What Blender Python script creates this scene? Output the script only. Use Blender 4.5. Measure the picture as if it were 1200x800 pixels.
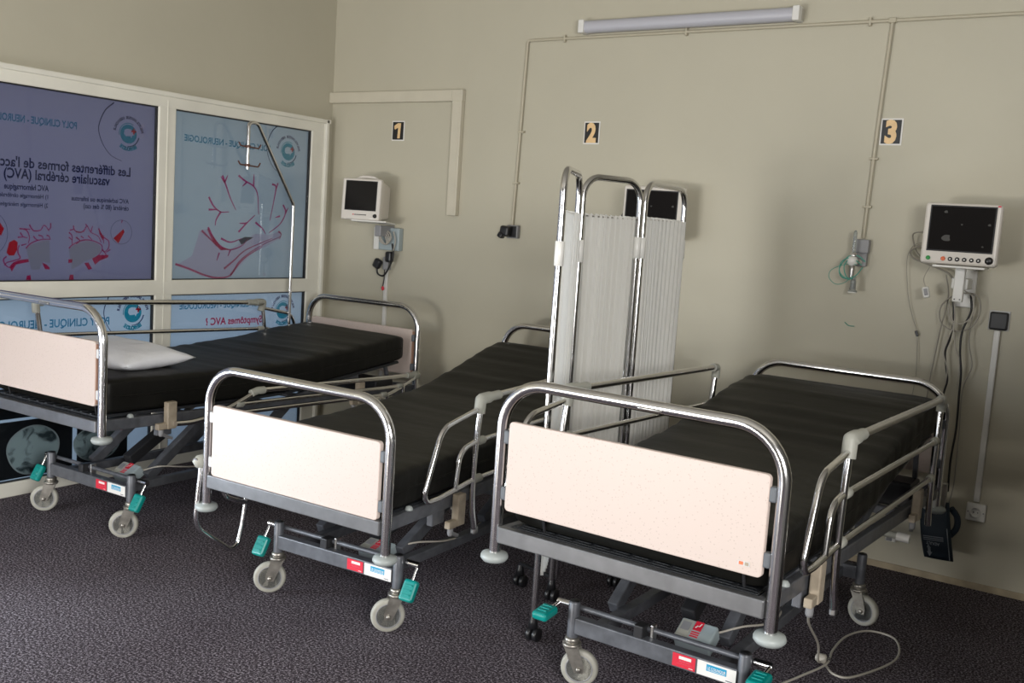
import bpy, bmesh, math, random
from mathutils import Vector, Matrix, noise
random.seed(7)
for o in list(bpy.data.objects):
    bpy.data.objects.remove(o)
S = bpy.context.scene
COL = S.collection

# ------------------------------------------------------------------ camera, light, exposure
cam_data = bpy.data.cameras.new('camera')
cam = bpy.data.objects.new('camera', cam_data)
COL.objects.link(cam)
YAW, PITCH, ROLL, FPX = 0.5801, -0.1156, 0.0656, 1167.57
_f = Vector((-math.sin(YAW) * math.cos(PITCH), math.cos(YAW) * math.cos(PITCH), math.sin(PITCH)))
_r0 = Vector((math.cos(YAW), math.sin(YAW), 0))
_u0 = _r0.cross(_f)
_r = math.cos(ROLL) * _r0 + math.sin(ROLL) * _u0
_u = -math.sin(ROLL) * _r0 + math.cos(ROLL) * _u0
cam.matrix_world = Matrix(((_r.x, _u.x, -_f.x, 4.8503), (_r.y, _u.y, -_f.y, -5.0106), (_r.z, _u.z, -_f.z, 1.5489), (0, 0, 0, 1)))
cam_data.sensor_width = 36
cam_data.lens = FPX / 1200 * 36
cam_data.clip_start = 0.05
S.camera = cam
S.view_settings.view_transform = 'Standard'
S.view_settings.look = 'None'
S.view_settings.gamma = 1
S.view_settings.use_curve_mapping = False
S.view_settings.exposure = 0.0

world = bpy.data.worlds.new('world')
S.world = world
world.use_nodes = True
world.node_tree.nodes['Background'].inputs[0].default_value = (0.72, 0.82, 1.0, 1)
world.node_tree.nodes['Background'].inputs[1].default_value = 1.35


def area(name, loc, target, sx, sy, power, color):
    d = bpy.data.lights.new(name, 'AREA')
    d.shape = 'RECTANGLE'
    d.size, d.size_y, d.energy, d.color = sx, sy, power, color
    o = bpy.data.objects.new(name, d)
    COL.objects.link(o)
    o.location = loc
    o.rotation_euler = (Vector(target) - Vector(loc)).to_track_quat('-Z', 'Y').to_euler()
    return o


# key light from behind left through an invented doorway, plus an added upward fill
area('rear_key_light', (1.5, -7.35, 1.5), (1.2, -3.0, 1.0), 2.1, 1.9, 50, (0.93, 0.97, 1.0))
area('added_upward_fill', (1.5, -7.35, 0.25), (2.2, -2.4, 3.3), 2.1, 0.8, 150, (1.0, 0.95, 0.86))  # added fill that brightens the upper walls from below
area('added_side_fill', (6.45, -5.3, 1.85), (1.5, -1.4, 1.3), 1.9, 1.15, 205, (1.0, 0.98, 0.94))  # added fill for surfaces facing right; its window is invented
# added low fill that brightens the floor at front left, behind an unfilmed pane
area('added_floor_fill', (-0.22, -4.23, 0.55), (0.85, -3.95, -0.25), 1.1, 0.9, 185, (0.86, 0.93, 1.0))


# ------------------------------------------------------------------ materials
def nodes_of(name):
    m = bpy.data.materials.new(name)
    m.use_nodes = True
    nt = m.node_tree
    return m, nt, nt.nodes['Principled BSDF']


def mat(name, col, rough=0.5, metal=0.0, bump=0.0, bscale=40.0, var=0.0, vscale=6.0, coat=0.0, spec=0.5, stretch=None):
    m, nt, b = nodes_of(name)
    b.inputs['Roughness'].default_value = rough
    b.inputs['Metallic'].default_value = metal
    b.inputs['Coat Weight'].default_value = coat
    b.inputs['Specular IOR Level'].default_value = spec
    b.inputs['Base Color'].default_value = (*col, 1)
    tc = nt.nodes.new('ShaderNodeTexCoord')
    src = tc.outputs['Object']
    if stretch:
        mp = nt.nodes.new('ShaderNodeMapping')
        mp.inputs['Scale'].default_value = stretch
        nt.links.new(src, mp.inputs[0])
        src = mp.outputs[0]
    if var:
        n = nt.nodes.new('ShaderNodeTexNoise')
        n.inputs['Scale'].default_value = vscale
        n.inputs['Detail'].default_value = 5
        nt.links.new(src, n.inputs['Vector'])
        r = nt.nodes.new('ShaderNodeValToRGB')
        r.color_ramp.elements[0].position = 0.3
        r.color_ramp.elements[1].position = 0.7
        r.color_ramp.elements[0].color = tuple(max(0, c * (1 - var)) for c in col) + (1,)
        r.color_ramp.elements[1].color = tuple(min(1, c * (1 + var)) for c in col) + (1,)
        nt.links.new(n.outputs['Fac'], r.inputs[0])
        nt.links.new(r.outputs[0], b.inputs['Base Color'])
    if bump:
        n = nt.nodes.new('ShaderNodeTexNoise')
        n.inputs['Scale'].default_value = bscale
        n.inputs['Detail'].default_value = 4
        nt.links.new(src, n.inputs['Vector'])
        bp = nt.nodes.new('ShaderNodeBump')
        bp.inputs['Strength'].default_value = bump
        bp.inputs['Distance'].default_value = 0.01
        nt.links.new(n.outputs['Fac'], bp.inputs['Height'])
        nt.links.new(bp.outputs[0], b.inputs['Normal'])
    return m


M = {}
M['wall'] = mat('wall_paint', (0.485, 0.455, 0.362), 0.45, bump=0.12, bscale=14, var=0.03, vscale=1.5, spec=0.35)
M['ceiling'] = mat('ceiling_paint', (0.42, 0.40, 0.35), 0.7)
M['wall_dark'] = mat('dark_unseen_walls', (0.13, 0.12, 0.105), 0.6)  # unseen walls darkened to cut bounced light and chrome reflections
M['frame'] = mat('window_frame_paint', (0.76, 0.74, 0.66), 0.45, var=0.05, vscale=5)
M['duct'] = mat('duct_plastic', (0.56, 0.52, 0.42), 0.45, var=0.04)
M['conduit'] = mat('conduit_paint', (0.46, 0.42, 0.32), 0.45)
M['chrome'] = mat('chrome_tube', (0.72, 0.71, 0.71), 0.17, 1.0)
M['chrome_dull'] = mat('worn_chrome', (0.50, 0.49, 0.48), 0.34, 1.0, var=0.15, vscale=20)
M['grey_paint'] = mat('dark_grey_paint', (0.105, 0.11, 0.125), 0.38, 0.25, var=0.25, vscale=22)
M['beam_steel'] = mat('beam_steel', (0.17, 0.172, 0.18), 0.36, 0.6, var=0.12, vscale=20)
M['dark_metal'] = mat('black_metal', (0.025, 0.025, 0.028), 0.4, 0.3)
M['vinyl'] = mat('black_vinyl', (0.0085, 0.0082, 0.0072), 0.45, bump=0.3, bscale=7, spec=0.17, stretch=(1, 2.2, 1))
M['platform'] = mat('platform_plastic', (0.022, 0.024, 0.028), 0.38)
M['teal'] = mat('teal_plastic', (0.0, 0.22, 0.20), 0.35)
M['tyre'] = mat('grey_tyre', (0.34, 0.33, 0.29), 0.55, var=0.12, vscale=30)
M['hub'] = mat('wheel_hub', (0.13, 0.135, 0.135), 0.4, 0.2, var=0.2, vscale=30)
M['zinc'] = mat('zinc_fork', (0.33, 0.31, 0.28), 0.38, 0.8, var=0.3, vscale=25)
M['bumper'] = mat('grey_bumper', (0.34, 0.37, 0.365), 0.45)
M['grip'] = mat('grey_grip', (0.36, 0.36, 0.32), 0.5)
M['clamp'] = mat('dark_clamp', (0.10, 0.11, 0.125), 0.45)
M['clamp_light'] = mat('pale_clamp', (0.55, 0.55, 0.55), 0.45)
M['block'] = mat('beige_block', (0.37, 0.31, 0.235), 0.5, var=0.2, vscale=20)
M['white'] = mat('white_plastic', (0.72, 0.71, 0.68), 0.35)
M['cream_plastic'] = mat('monitor_plastic', (0.66, 0.62, 0.57), 0.35)
M['grey_plastic'] = mat('mid_grey_plastic', (0.25, 0.25, 0.26), 0.45)
M['black'] = mat('black_plastic', (0.012, 0.012, 0.014), 0.35)
M['screen'] = mat('screen_glass', (0.012, 0.011, 0.011), 0.10, spec=0.18)
M['dust'] = mat('screen_smudge', (0.05, 0.048, 0.044), 0.6)
M['gold'] = mat('gold_digit', (0.75, 0.52, 0.27), 0.4, var=0.08, vscale=40)
M['red'] = mat('red_sticker', (0.62, 0.02, 0.045), 0.4)
M['label_white'] = mat('white_sticker', (0.75, 0.73, 0.70), 0.4)
M['label_blue'] = mat('blue_sticker', (0.01, 0.30, 0.52), 0.4)
M['box_grey'] = mat('pale_grey_box', (0.34, 0.40, 0.42), 0.45)
M['navy'] = mat('navy_nylon', (0.008, 0.018, 0.032), 0.7)
M['cuff_print'] = mat('grey_cuff_print', (0.22, 0.24, 0.27), 0.7)
M['cable_grey'] = mat('grey_cable', (0.30, 0.28, 0.24), 0.5)
M['cable_dark'] = mat('dark_cable', (0.018, 0.018, 0.018), 0.45)
M['cable_pale'] = mat('pale_cable', (0.42, 0.39, 0.34), 0.5)
M['green_tube'] = mat('green_tubing', (0.06, 0.30, 0.23), 0.3)
M['pillow'] = mat('pillow_plastic', (0.84, 0.85, 0.90), 0.30, bump=0.9, bscale=13)
M['hook'] = mat('brown_hook', (0.12, 0.045, 0.03), 0.4)
M['orange'] = mat('orange_button', (0.75, 0.16, 0.06), 0.4)
M['green'] = mat('green_button', (0.02, 0.28, 0.06), 0.4)
M['lens'] = mat('lamp_diffuser', (0.47, 0.47, 0.52), 0.35)
M['lamp_body'] = mat('lamp_housing', (0.50, 0.47, 0.41), 0.45)
M['skirting'] = mat('skirting_stain', (0.38, 0.31, 0.21), 0.6, var=0.3, vscale=9)


def m_ink(name, col, op=0.25):
    """printing ink: tints the light that comes through the film and the light falling on it"""
    m = bpy.data.materials.new(name)
    m.use_nodes = True
    nt = m.node_tree
    b = nt.nodes['Principled BSDF']
    b.inputs['Base Color'].default_value = (*col, 1)
    t = nt.nodes.new('ShaderNodeBsdfTransparent')
    t.inputs[0].default_value = (*[min(1.0, c ** 0.6 * 1.05) for c in col], 1)
    mx = nt.nodes.new('ShaderNodeMixShader')
    mx.inputs[0].default_value = op
    nt.links.new(t.outputs[0], mx.inputs[1])
    nt.links.new(b.outputs[0], mx.inputs[2])
    nt.links.new(mx.outputs[0], nt.nodes['Material Output'].inputs[0])
    return m


for _n, _c in dict(ink_blue=(0.03, 0.28, 0.46), ink_navy=(0.02, 0.03, 0.11), ink_teal=(0.01, 0.32, 0.42), ink_red=(0.80, 0.01, 0.06),
                   ink_magenta=(0.70, 0.03, 0.20), ink_pink=(0.85, 0.30, 0.42), ink_grey=(0.10, 0.11, 0.16), ink_line=(0.16, 0.16, 0.26),
                   film_shade=(0.86, 0.86, 0.78), film_hand=(1.0, 0.80, 0.86)).items():
    M[_n] = m_ink(_n, _c, 0.0 if _n in ('film_shade', 'film_hand') else 0.25)
M['scan_black'] = mat('scan_black', (0.006, 0.008, 0.011), 0.4)


def m_panel():
    m, nt, b = nodes_of('speckled_cream_laminate')
    b.inputs['Roughness'].default_value = 0.42
    tc = nt.nodes.new('ShaderNodeTexCoord')
    n = nt.nodes.new('ShaderNodeTexVoronoi')
    n.inputs['Scale'].default_value = 95
    nt.links.new(tc.outputs['Object'], n.inputs['Vector'])
    r = nt.nodes.new('ShaderNodeValToRGB')
    r.color_ramp.elements[0].position = 0.12
    r.color_ramp.elements[0].color = (0.45, 0.36, 0.32, 1)
    r.color_ramp.elements[1].position = 0.24
    r.color_ramp.elements[1].color = (0.56, 0.465, 0.42, 1)
    nt.links.new(n.outputs['Distance'], r.inputs[0])
    nt.links.new(r.outputs[0], b.inputs['Base Color'])
    return m


M['panel'] = m_panel()
M['panel_edge'] = mat('brown_panel_edging', (0.36, 0.21, 0.15), 0.5)


def m_carpet():
    m, nt, b = nodes_of('mottled_carpet')
    b.inputs['Roughness'].default_value = 0.95
    b.inputs['Specular IOR Level'].default_value = 0.1
    tc = nt.nodes.new('ShaderNodeTexCoord')
    n = nt.nodes.new('ShaderNodeTexNoise')
    n.inputs['Scale'].default_value = 120
    n.inputs['Detail'].default_value = 6
    n.inputs['Roughness'].default_value = 0.75
    n2 = nt.nodes.new('ShaderNodeTexNoise')
    n2.inputs['Scale'].default_value = 2.2
    n2.inputs['Detail'].default_value = 3
    nt.links.new(tc.outputs['Object'], n.inputs['Vector'])
    nt.links.new(tc.outputs['Object'], n2.inputs['Vector'])
    r = nt.nodes.new('ShaderNodeValToRGB')
    e = r.color_ramp.elements
    e[0].position = 0.39
    e[0].color = (0.014, 0.010, 0.014, 1)
    e[1].position = 0.64
    e[1].color = (0.46, 0.42, 0.47, 1)
    mid = e.new(0.5)
    mid.color = (0.058, 0.047, 0.056, 1)
    nt.links.new(n.outputs['Fac'], r.inputs[0])
    mx = nt.nodes.new('ShaderNodeMix')
    mx.data_type = 'RGBA'
    mx.blend_type = 'MULTIPLY'
    mx.inputs[0].default_value = 0.5
    r2 = nt.nodes.new('ShaderNodeValToRGB')
    r2.color_ramp.elements[0].position = 0.35
    r2.color_ramp.elements[0].color = (0.62, 0.58, 0.6, 1)
    r2.color_ramp.elements[1].position = 0.65
    nt.links.new(n2.outputs['Fac'], r2.inputs[0])
    nt.links.new(r.outputs[0], mx.inputs[6])
    nt.links.new(r2.outputs[0], mx.inputs[7])
    nt.links.new(mx.outputs[2], b.inputs['Base Color'])
    bp = nt.nodes.new('ShaderNodeBump')
    bp.inputs['Strength'].default_value = 0.4
    bp.inputs['Distance'].default_value = 0.006
    nt.links.new(n.outputs['Fac'], bp.inputs['Height'])
    nt.links.new(bp.outputs[0], b.inputs['Normal'])
    return m


M['carpet'] = m_carpet()


def m_film(name, col, tr=0.35):
    m, nt, b = nodes_of(name)
    b.inputs['Base Color'].default_value = (*col, 1)
    b.inputs['Roughness'].default_value = 0.35
    t = nt.nodes.new('ShaderNodeBsdfTranslucent')
    t.inputs[0].default_value = (*col, 1)
    mx = nt.nodes.new('ShaderNodeMixShader')
    mx.inputs[0].default_value = tr
    nt.links.new(b.outputs[0], mx.inputs[1])
    nt.links.new(t.outputs[0], mx.inputs[2])
    nt.links.new(mx.outputs[0], nt.nodes['Material Output'].inputs[0])
    return m


M['film_purple'] = m_film('purple_grey_film', (0.175, 0.165, 0.245))
M['film_blue'] = m_film('pale_blue_film', (0.31, 0.355, 0.37))
M['film_low'] = m_film('pale_lower_film', (0.42, 0.50, 0.57))
M['film_plain'] = m_film('plain_film', (0.40, 0.42, 0.50))
M['curtain'] = m_film('white_curtain_cloth', (0.88, 0.87, 0.84), 0.5)
M['curtain'].node_tree.nodes['Principled BSDF'].inputs['Roughness'].default_value = 0.8


def m_scan():
    m, nt, b = nodes_of('brain_scan_print')
    tc = nt.nodes.new('ShaderNodeTexCoord')
    n = nt.nodes.new('ShaderNodeTexNoise')
    n.inputs['Scale'].default_value = 11
    n.inputs['Detail'].default_value = 6
    n.inputs['Distortion'].default_value = 1.2
    nt.links.new(tc.outputs['Object'], n.inputs['Vector'])
    r = nt.nodes.new('ShaderNodeValToRGB')
    r.color_ramp.elements[0].position = 0.36
    r.color_ramp.elements[0].color = (0.03, 0.05, 0.06, 1)
    r.color_ramp.elements[1].position = 0.5
    r.color_ramp.elements[1].color = (0.34, 0.43, 0.45, 1)
    nt.links.new(n.outputs['Fac'], r.inputs[0])
    nt.links.new(r.outputs[0], b.inputs['Base Color'])
    return m


M['scan'] = m_scan()


def m_glass():
    m = bpy.data.materials.new('window_glass')
    m.use_nodes = True
    nt = m.node_tree
    nt.nodes.remove(nt.nodes['Principled BSDF'])
    t = nt.nodes.new('ShaderNodeBsdfTransparent')
    t.inputs[0].default_value = (0.93, 0.95, 0.96, 1)
    g = nt.nodes.new('ShaderNodeBsdfGlossy')
    g.inputs['Roughness'].default_value = 0.03
    fr = nt.nodes.new('ShaderNodeFresnel')
    fr.inputs[0].default_value = 1.35
    mx = nt.nodes.new('ShaderNodeMixShader')
    nt.links.new(fr.outputs[0], mx.inputs[0])
    nt.links.new(t.outputs[0], mx.inputs[1])
    nt.links.new(g.outputs[0], mx.inputs[2])
    nt.links.new(mx.outputs[0], nt.nodes['Material Output'].inputs[0])
    return m


M['glass'] = m_glass()
M['clear'] = mat('clear_plastic', (0.6, 0.64, 0.64), 0.1)
M['clear'].node_tree.nodes['Principled BSDF'].inputs['Transmission Weight'].default_value = 0.75


# ------------------------------------------------------------------ mesh helpers
class MB:
    def __init__(self):
        self.bm = bmesh.new()
        self.mats = []

    def _mi(self, m):
        m = M[m] if isinstance(m, str) else m
        if m not in self.mats:
            self.mats.append(m)
        return self.mats.index(m)

    def add(self, verts, faces, m, smooth=False):
        i = self._mi(m)
        vs = [self.bm.verts.new(v) for v in verts]
        fs = []
        for f in faces:
            try:
                fc = self.bm.faces.new([vs[k] for k in f])
            except ValueError:
                continue
            fc.material_index = i
            fc.smooth = smooth
            fs.append(fc)
        return fs

    def box(self, c, s, m, rot=None, bev=0.0, seg=2, fn=None):
        t = bmesh.new()
        bmesh.ops.create_cube(t, size=1)
        for v in t.verts:
            v.co = Vector((v.co.x * s[0], v.co.y * s[1], v.co.z * s[2]))
        if bev:
            bmesh.ops.bevel(t, geom=list(t.edges), offset=min(bev, min(s) * 0.49), segments=seg, affect='EDGES', profile=0.5)
        R = rot if rot is not None else Matrix.Identity(3)
        vs = []
        t.verts.index_update()
        for v in t.verts:
            p = R @ v.co + Vector(c)
            vs.append(fn(p) if fn else p)
        self.add(vs, [[v.index for v in f.verts] for f in t.faces], m, False)
        t.free()
        return self

    def bar(self, a, b, w, h, m, bev=0.003, up=(0, 0, 1)):
        """box of section w x h running from a to b"""
        a, b = Vector(a), Vector(b)
        d = (b - a)
        L = d.length
        d.normalize()
        sx = d.cross(Vector(up)).normalized()
        sz = sx.cross(d).normalized()
        R = Matrix((sx, d, sz)).transposed()
        return self.box((a + b) / 2, (w, L, h), m, R, bev)

    def tube(self, pts, r, m, n=12, closed=False, cap=True):
        pts = [Vector(p) for p in pts]
        q = [pts[0]]
        for p in pts[1:]:
            if (p - q[-1]).length > 1e-5:
                q.append(p)
        pts = q
        N = len(pts)
        rr = r if isinstance(r, (list, tuple)) else [r] * N
        if len(rr) != N:
            rr = [rr[0]] * N
        T = []
        for i in range(N):
            if closed:
                t = pts[(i + 1) % N] - pts[i - 1]
            else:
                t = pts[min(i + 1, N - 1)] - pts[max(i - 1, 0)]
            T.append(t.normalized())
        ref = Vector((0, 0, 1)) if abs(T[0].z) < 0.9 else Vector((1, 0, 0))
        nrm = (ref - T[0] * ref.dot(T[0])).normalized()
        vs = []
        for i in range(N):
            nrm = (nrm - T[i] * nrm.dot(T[i])).normalized()
            bi = T[i].cross(nrm)
            for k in range(n):
                a = 2 * math.pi * k / n
                vs.append(pts[i] + (nrm * math.cos(a) + bi * math.sin(a)) * rr[i])
        fs = []
        for i in range(N if closed else N - 1):
            j = (i + 1) % N
            for k in range(n):
                k2 = (k + 1) % n
                fs.append((i * n + k, i * n + k2, j * n + k2, j * n + k))
        self.add(vs, fs, m, True)
        if cap and not closed:
            self.add(vs[:n], [tuple(reversed(range(n)))], m)
            self.add(vs[-n:], [tuple(range(n))], m)
        return self

    def lathe(self, prof, m, c=(0, 0, 0), axis=(0, 0, 1), n=24, smooth=True):
        """prof: list of (radius, height)"""
        ax = Vector(axis).normalized()
        q = ax.to_track_quat('Z', 'Y').to_matrix()
        c = Vector(c)
        vs, fs = [], []
        for (r, h) in prof:
            for k in range(n):
                a = 2 * math.pi * k / n
                vs.append(c + q @ Vector((r * math.cos(a), r * math.sin(a), h)))
        for i in range(len(prof) - 1):
            for k in range(n):
                k2 = (k + 1) % n
                fs.append((i * n + k, i * n + k2, (i + 1) * n + k2, (i + 1) * n + k))
        self.add(vs, fs, m, smooth)
        if prof[0][0] > 1e-4:
            self.add(vs[:n], [tuple(reversed(range(n)))], m)
        if prof[-1][0] > 1e-4:
            self.add(vs[-n:], [tuple(range(n))], m)
        return self

    def prism(self, outline, z0, z1, m, fn):
        """2-D outline extruded from z0 to z1, mapped by fn(u, v, w)"""
        n = len(outline)
        vs = [fn(u, v, z0) for u, v in outline] + [fn(u, v, z1) for u, v in outline]
        fs = [tuple(reversed(range(n))), tuple(range(n, 2 * n))] + [(i, (i + 1) % n, (i + 1) % n + n, i + n) for i in range(n)]
        self.add(vs, fs, m)
        return self

    def flat_line(self, pts, w, m, fn, w2=None):
        """a painted line of width w laid flat in a plane given by fn(u, v)"""
        w2 = w if w2 is None else w2
        N = len(pts)
        vs, fs = [], []
        for i, p in enumerate(pts):
            a, b = pts[max(i - 1, 0)], pts[min(i + 1, N - 1)]
            dx, dy = b[0] - a[0], b[1] - a[1]
            L = math.hypot(dx, dy) or 1
            k = (w + (w2 - w) * i / max(1, N - 1)) / 2
            nx, ny = -dy / L * k, dx / L * k
            vs += [fn(p[0] + nx, p[1] + ny), fn(p[0] - nx, p[1] - ny)]
            if i:
                fs.append((2 * i - 2, 2 * i - 1, 2 * i + 1, 2 * i))
        self.add(vs, fs, m)
        return self

    def text(self, body, size, m, fn, align='LEFT', bold=0.0, width=None, extrude=0.0):
        cu = bpy.data.curves.new('lettering_source', 'FONT')
        cu.body = body
        cu.size = size
        cu.align_x = align
        cu.offset = bold
        cu.resolution_u = 3
        o = bpy.data.objects.new('lettering_source', cu)
        COL.objects.link(o)
        dg = bpy.context.evaluated_depsgraph_get()
        me = o.evaluated_get(dg).to_mesh()
        vs = [v.co.copy() for v in me.vertices]
        fs = [list(p.vertices) for p in me.polygons]
        o.evaluated_get(dg).to_mesh_clear()
        bpy.data.objects.remove(o)
        bpy.data.curves.remove(cu)
        if not vs:
            return self
        if width:
            x0, x1 = min(v.x for v in vs), max(v.x for v in vs)
            k = width / (x1 - x0)
            for v in vs:
                v.x = (v.x - (x0 if align == 'LEFT' else 0)) * k
        self.add([fn(v.x, v.y) for v in vs], fs, m)
        return self

    def build(self, name, parent=None, merge=0.0, recalc=True, **tags):
        if merge:
            bmesh.ops.remove_doubles(self.bm, verts=list(self.bm.verts), dist=merge)
        if recalc:
            bmesh.ops.recalc_face_normals(self.bm, faces=list(self.bm.faces))
        me = bpy.data.meshes.new(name)
        self.bm.to_mesh(me)
        self.bm.free()
        for mm in self.mats:
            me.materials.append(mm)
        o = bpy.data.objects.new(name, me)
        COL.objects.link(o)
        if parent:
            o.parent = parent
        for k, v in tags.items():
            o[k] = v
        return o


def empty(name, loc, label, category, rz=0.0, group=None):
    o = bpy.data.objects.new(name, None)
    o.empty_display_size = 0.1
    COL.objects.link(o)
    o.location = loc
    o.rotation_euler = (0, 0, rz)
    o['label'] = label
    o['category'] = category
    if group:
        o['group'] = group
    return o


def recenter(o):
    """move a single-mesh thing's origin to the bottom centre of its mesh"""
    vs = [v.co for v in o.data.vertices]
    c = Vector(((min(v.x for v in vs) + max(v.x for v in vs)) / 2, (min(v.y for v in vs) + max(v.y for v in vs)) / 2, min(v.z for v in vs)))
    o.data.transform(Matrix.Translation(-c))
    o.location = o.location + c
    return o


def thing(mb, name, label, category, group=None):
    o = mb.build(name)
    o['label'] = label
    o['category'] = category
    if group:
        o['group'] = group
    return recenter(o)


def struct(mb, name):
    return mb.build(name, kind='structure')


def fillet(pts, r, n=6):
    """round the corners of a 3-D polyline"""
    pts = [Vector(p) for p in pts]
    out = [pts[0]]
    rs = r if isinstance(r, (list, tuple)) else [r] * len(pts)
    for i in range(1, len(pts) - 1):
        a, b, c = pts[i - 1], pts[i], pts[i + 1]
        u, w = (a - b), (c - b)
        lu, lw = u.length, w.length
        u.normalize()
        w.normalize()
        ang = u.angle(w)
        d = min(rs[i] / math.tan(ang / 2), lu * 0.49, lw * 0.49)
        rad = d * math.tan(ang / 2)
        bis = (u + w).normalized()
        ctr = b + bis * (rad / math.sin(ang / 2))
        p0, p1 = b + u * d, b + w * d
        e0, e1 = (p0 - ctr), (p1 - ctr)
        tot = e0.angle(e1)
        for k in range(n + 1):
            t = k / n
            v = (math.sin((1 - t) * tot) * e0 + math.sin(t * tot) * e1) / math.sin(tot)
            out.append(ctr + v)
    out.append(pts[-1])
    return out


def smooth_path(pts, n=6):
    """Catmull-Rom through the points"""
    P = [Vector(p) for p in pts]
    P = [P[0] * 2 - P[1]] + P + [P[-1] * 2 - P[-2]]
    out = []
    for i in range(1, len(P) - 2):
        a, b, c, d = P[i - 1], P[i], P[i + 1], P[i + 2]
        for k in range(n):
            t = k / n
            out.append(0.5 * ((2 * b) + (c - a) * t + (2 * a - 5 * b + 4 * c - d) * t * t + (3 * b - a - 3 * c + d) * t ** 3))
    out.append(P[-2])
    return out


def rot_z(a):
    return Matrix.Rotation(a, 3, 'Z')


def rot_x(a):
    return Matrix.Rotation(a, 3, 'X')


def rot_y(a):
    return Matrix.Rotation(a, 3, 'Y')


# drawings printed on the films, as (along the wall, height) points in metres
ART1 = [[(-2.18, 1.372), (-2.148, 1.368), (-2.132, 1.35), (-2.126, 1.325), (-2.132, 1.299)], [(-2.175, 1.352), (-2.159, 1.332), (-2.137, 1.327)], [(-2.188, 1.328), (-2.161, 1.33)], [(-2.145, 1.273), (-2.121, 1.297), (-2.088, 1.313), (-2.05, 1.321), (-2.011, 1.322)], [(-2.127, 1.394), (-2.113, 1.372), (-2.1, 1.363), (-2.067, 1.368), (-2.051, 1.392), (-2.037, 1.387), (-2.02, 1.364)], [(-2.012, 1.406), (-2.013, 1.38), (-2.028, 1.369)], [(-2.105, 1.336), (-2.091, 1.321), (-2.077, 1.316)], [(-2.078, 1.342), (-2.058, 1.337), (-2.053, 1.324)], [(-2.034, 1.343), (-2.02, 1.338), (-2.014, 1.323)], [(-2.154, 1.371), (-2.122, 1.37)], [(-2.169, 1.288), (-2.142, 1.296)], [(-2.187, 1.267), (-2.185, 1.247), (-2.174, 1.224), (-2.205, 1.211), (-2.242, 1.201), (-2.255, 1.186)], [(-2.18, 1.288), (-2.187, 1.267)], [(-2.245, 1.231), (-2.26, 1.216), (-2.252, 1.191), (-2.226, 1.175), (-2.2, 1.191), (-2.174, 1.209), (-2.131, 1.214)]]
BLOB1 = [[(-2.232, 1.302), (-2.206, 1.315), (-2.188, 1.303), (-2.19, 1.267), (-2.206, 1.237), (-2.232, 1.236), (-2.245, 1.251)], [(-2.057, 1.202), (-2.032, 1.191), (-2.015, 1.176), (-2.015, 1.166), (-2.04, 1.168)], [(-2.229, 1.181), (-2.211, 1.201), (-2.179, 1.214), (-2.131, 1.219), (-2.128, 1.204), (-2.158, 1.199), (-2.195, 1.191), (-2.218, 1.155)], [(-2.138, 1.134), (-2.119, 1.137), (-2.115, 1.112), (-2.142, 1.113)], [(-2.285, 1.406), (-2.259, 1.369), (-2.274, 1.334), (-2.284, 1.341)]]
ART2 = [[(-1.908, 1.277), (-1.891, 1.294), (-1.856, 1.313), (-1.819, 1.322)], [(-1.909, 1.362), (-1.891, 1.342), (-1.89, 1.299)], [(-1.884, 1.398), (-1.877, 1.374), (-1.851, 1.364), (-1.82, 1.37)], [(-1.909, 1.336), (-1.891, 1.323)], [(-1.865, 1.337), (-1.844, 1.321)], [(-1.904, 1.373), (-1.877, 1.379)], [(-1.87, 1.366), (-1.84, 1.364), (-1.82, 1.376), (-1.805, 1.398), (-1.781, 1.366), (-1.738, 1.346), (-1.719, 1.313)], [(-1.869, 1.302), (-1.834, 1.321), (-1.792, 1.324), (-1.75, 1.315), (-1.719, 1.3), (-1.711, 1.281), (-1.724, 1.253), (-1.766, 1.222)], [(-1.736, 1.389), (-1.72, 1.357), (-1.695, 1.336), (-1.673, 1.32), (-1.672, 1.287), (-1.693, 1.264), (-1.711, 1.27)], [(-1.781, 1.369), (-1.772, 1.399)], [(-1.869, 1.337), (-1.846, 1.321)], [(-1.84, 1.343), (-1.822, 1.333)], [(-1.798, 1.347), (-1.774, 1.326)], [(-1.707, 1.352), (-1.703, 1.308)], [(-1.662, 1.276), (-1.687, 1.259)], [(-1.814, 1.408), (-1.799, 1.395)], [(-1.711, 1.275), (-1.687, 1.242), (-1.723, 1.22)], [(-1.59, 1.439), (-1.596, 1.422)]]
BLOB2 = [[(-1.772, 1.225), (-1.73, 1.245), (-1.671, 1.245), (-1.677, 1.231), (-1.723, 1.215), (-1.753, 1.192)], [(-1.817, 1.2), (-1.793, 1.203), (-1.771, 1.17), (-1.792, 1.164)], [(-1.645, 1.337), (-1.583, 1.389), (-1.576, 1.373), (-1.613, 1.311)], [(-1.736, 1.387), (-1.714, 1.357), (-1.701, 1.341), (-1.71, 1.325), (-1.729, 1.357)], [(-1.91, 1.219), (-1.887, 1.221), (-1.888, 1.203), (-1.91, 1.2)], [(-1.9, 1.138), (-1.88, 1.138), (-1.879, 1.111), (-1.905, 1.111)]]
GRAY1 = [(-2.142, 1.273), (-2.115, 1.294), (-2.05, 1.316), (-2.017, 1.316), (-2.012, 1.197), (-2.054, 1.207), (-2.07, 1.165), (-2.114, 1.165), (-2.125, 1.207)]
GRAY2 = [(-1.908, 1.272), (-1.879, 1.297), (-1.819, 1.317), (-1.834, 1.316), (-1.792, 1.319), (-1.749, 1.31), (-1.72, 1.291), (-1.724, 1.258), (-1.772, 1.225), (-1.817, 1.208), (-1.849, 1.187), (-1.889, 1.165)]
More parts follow.
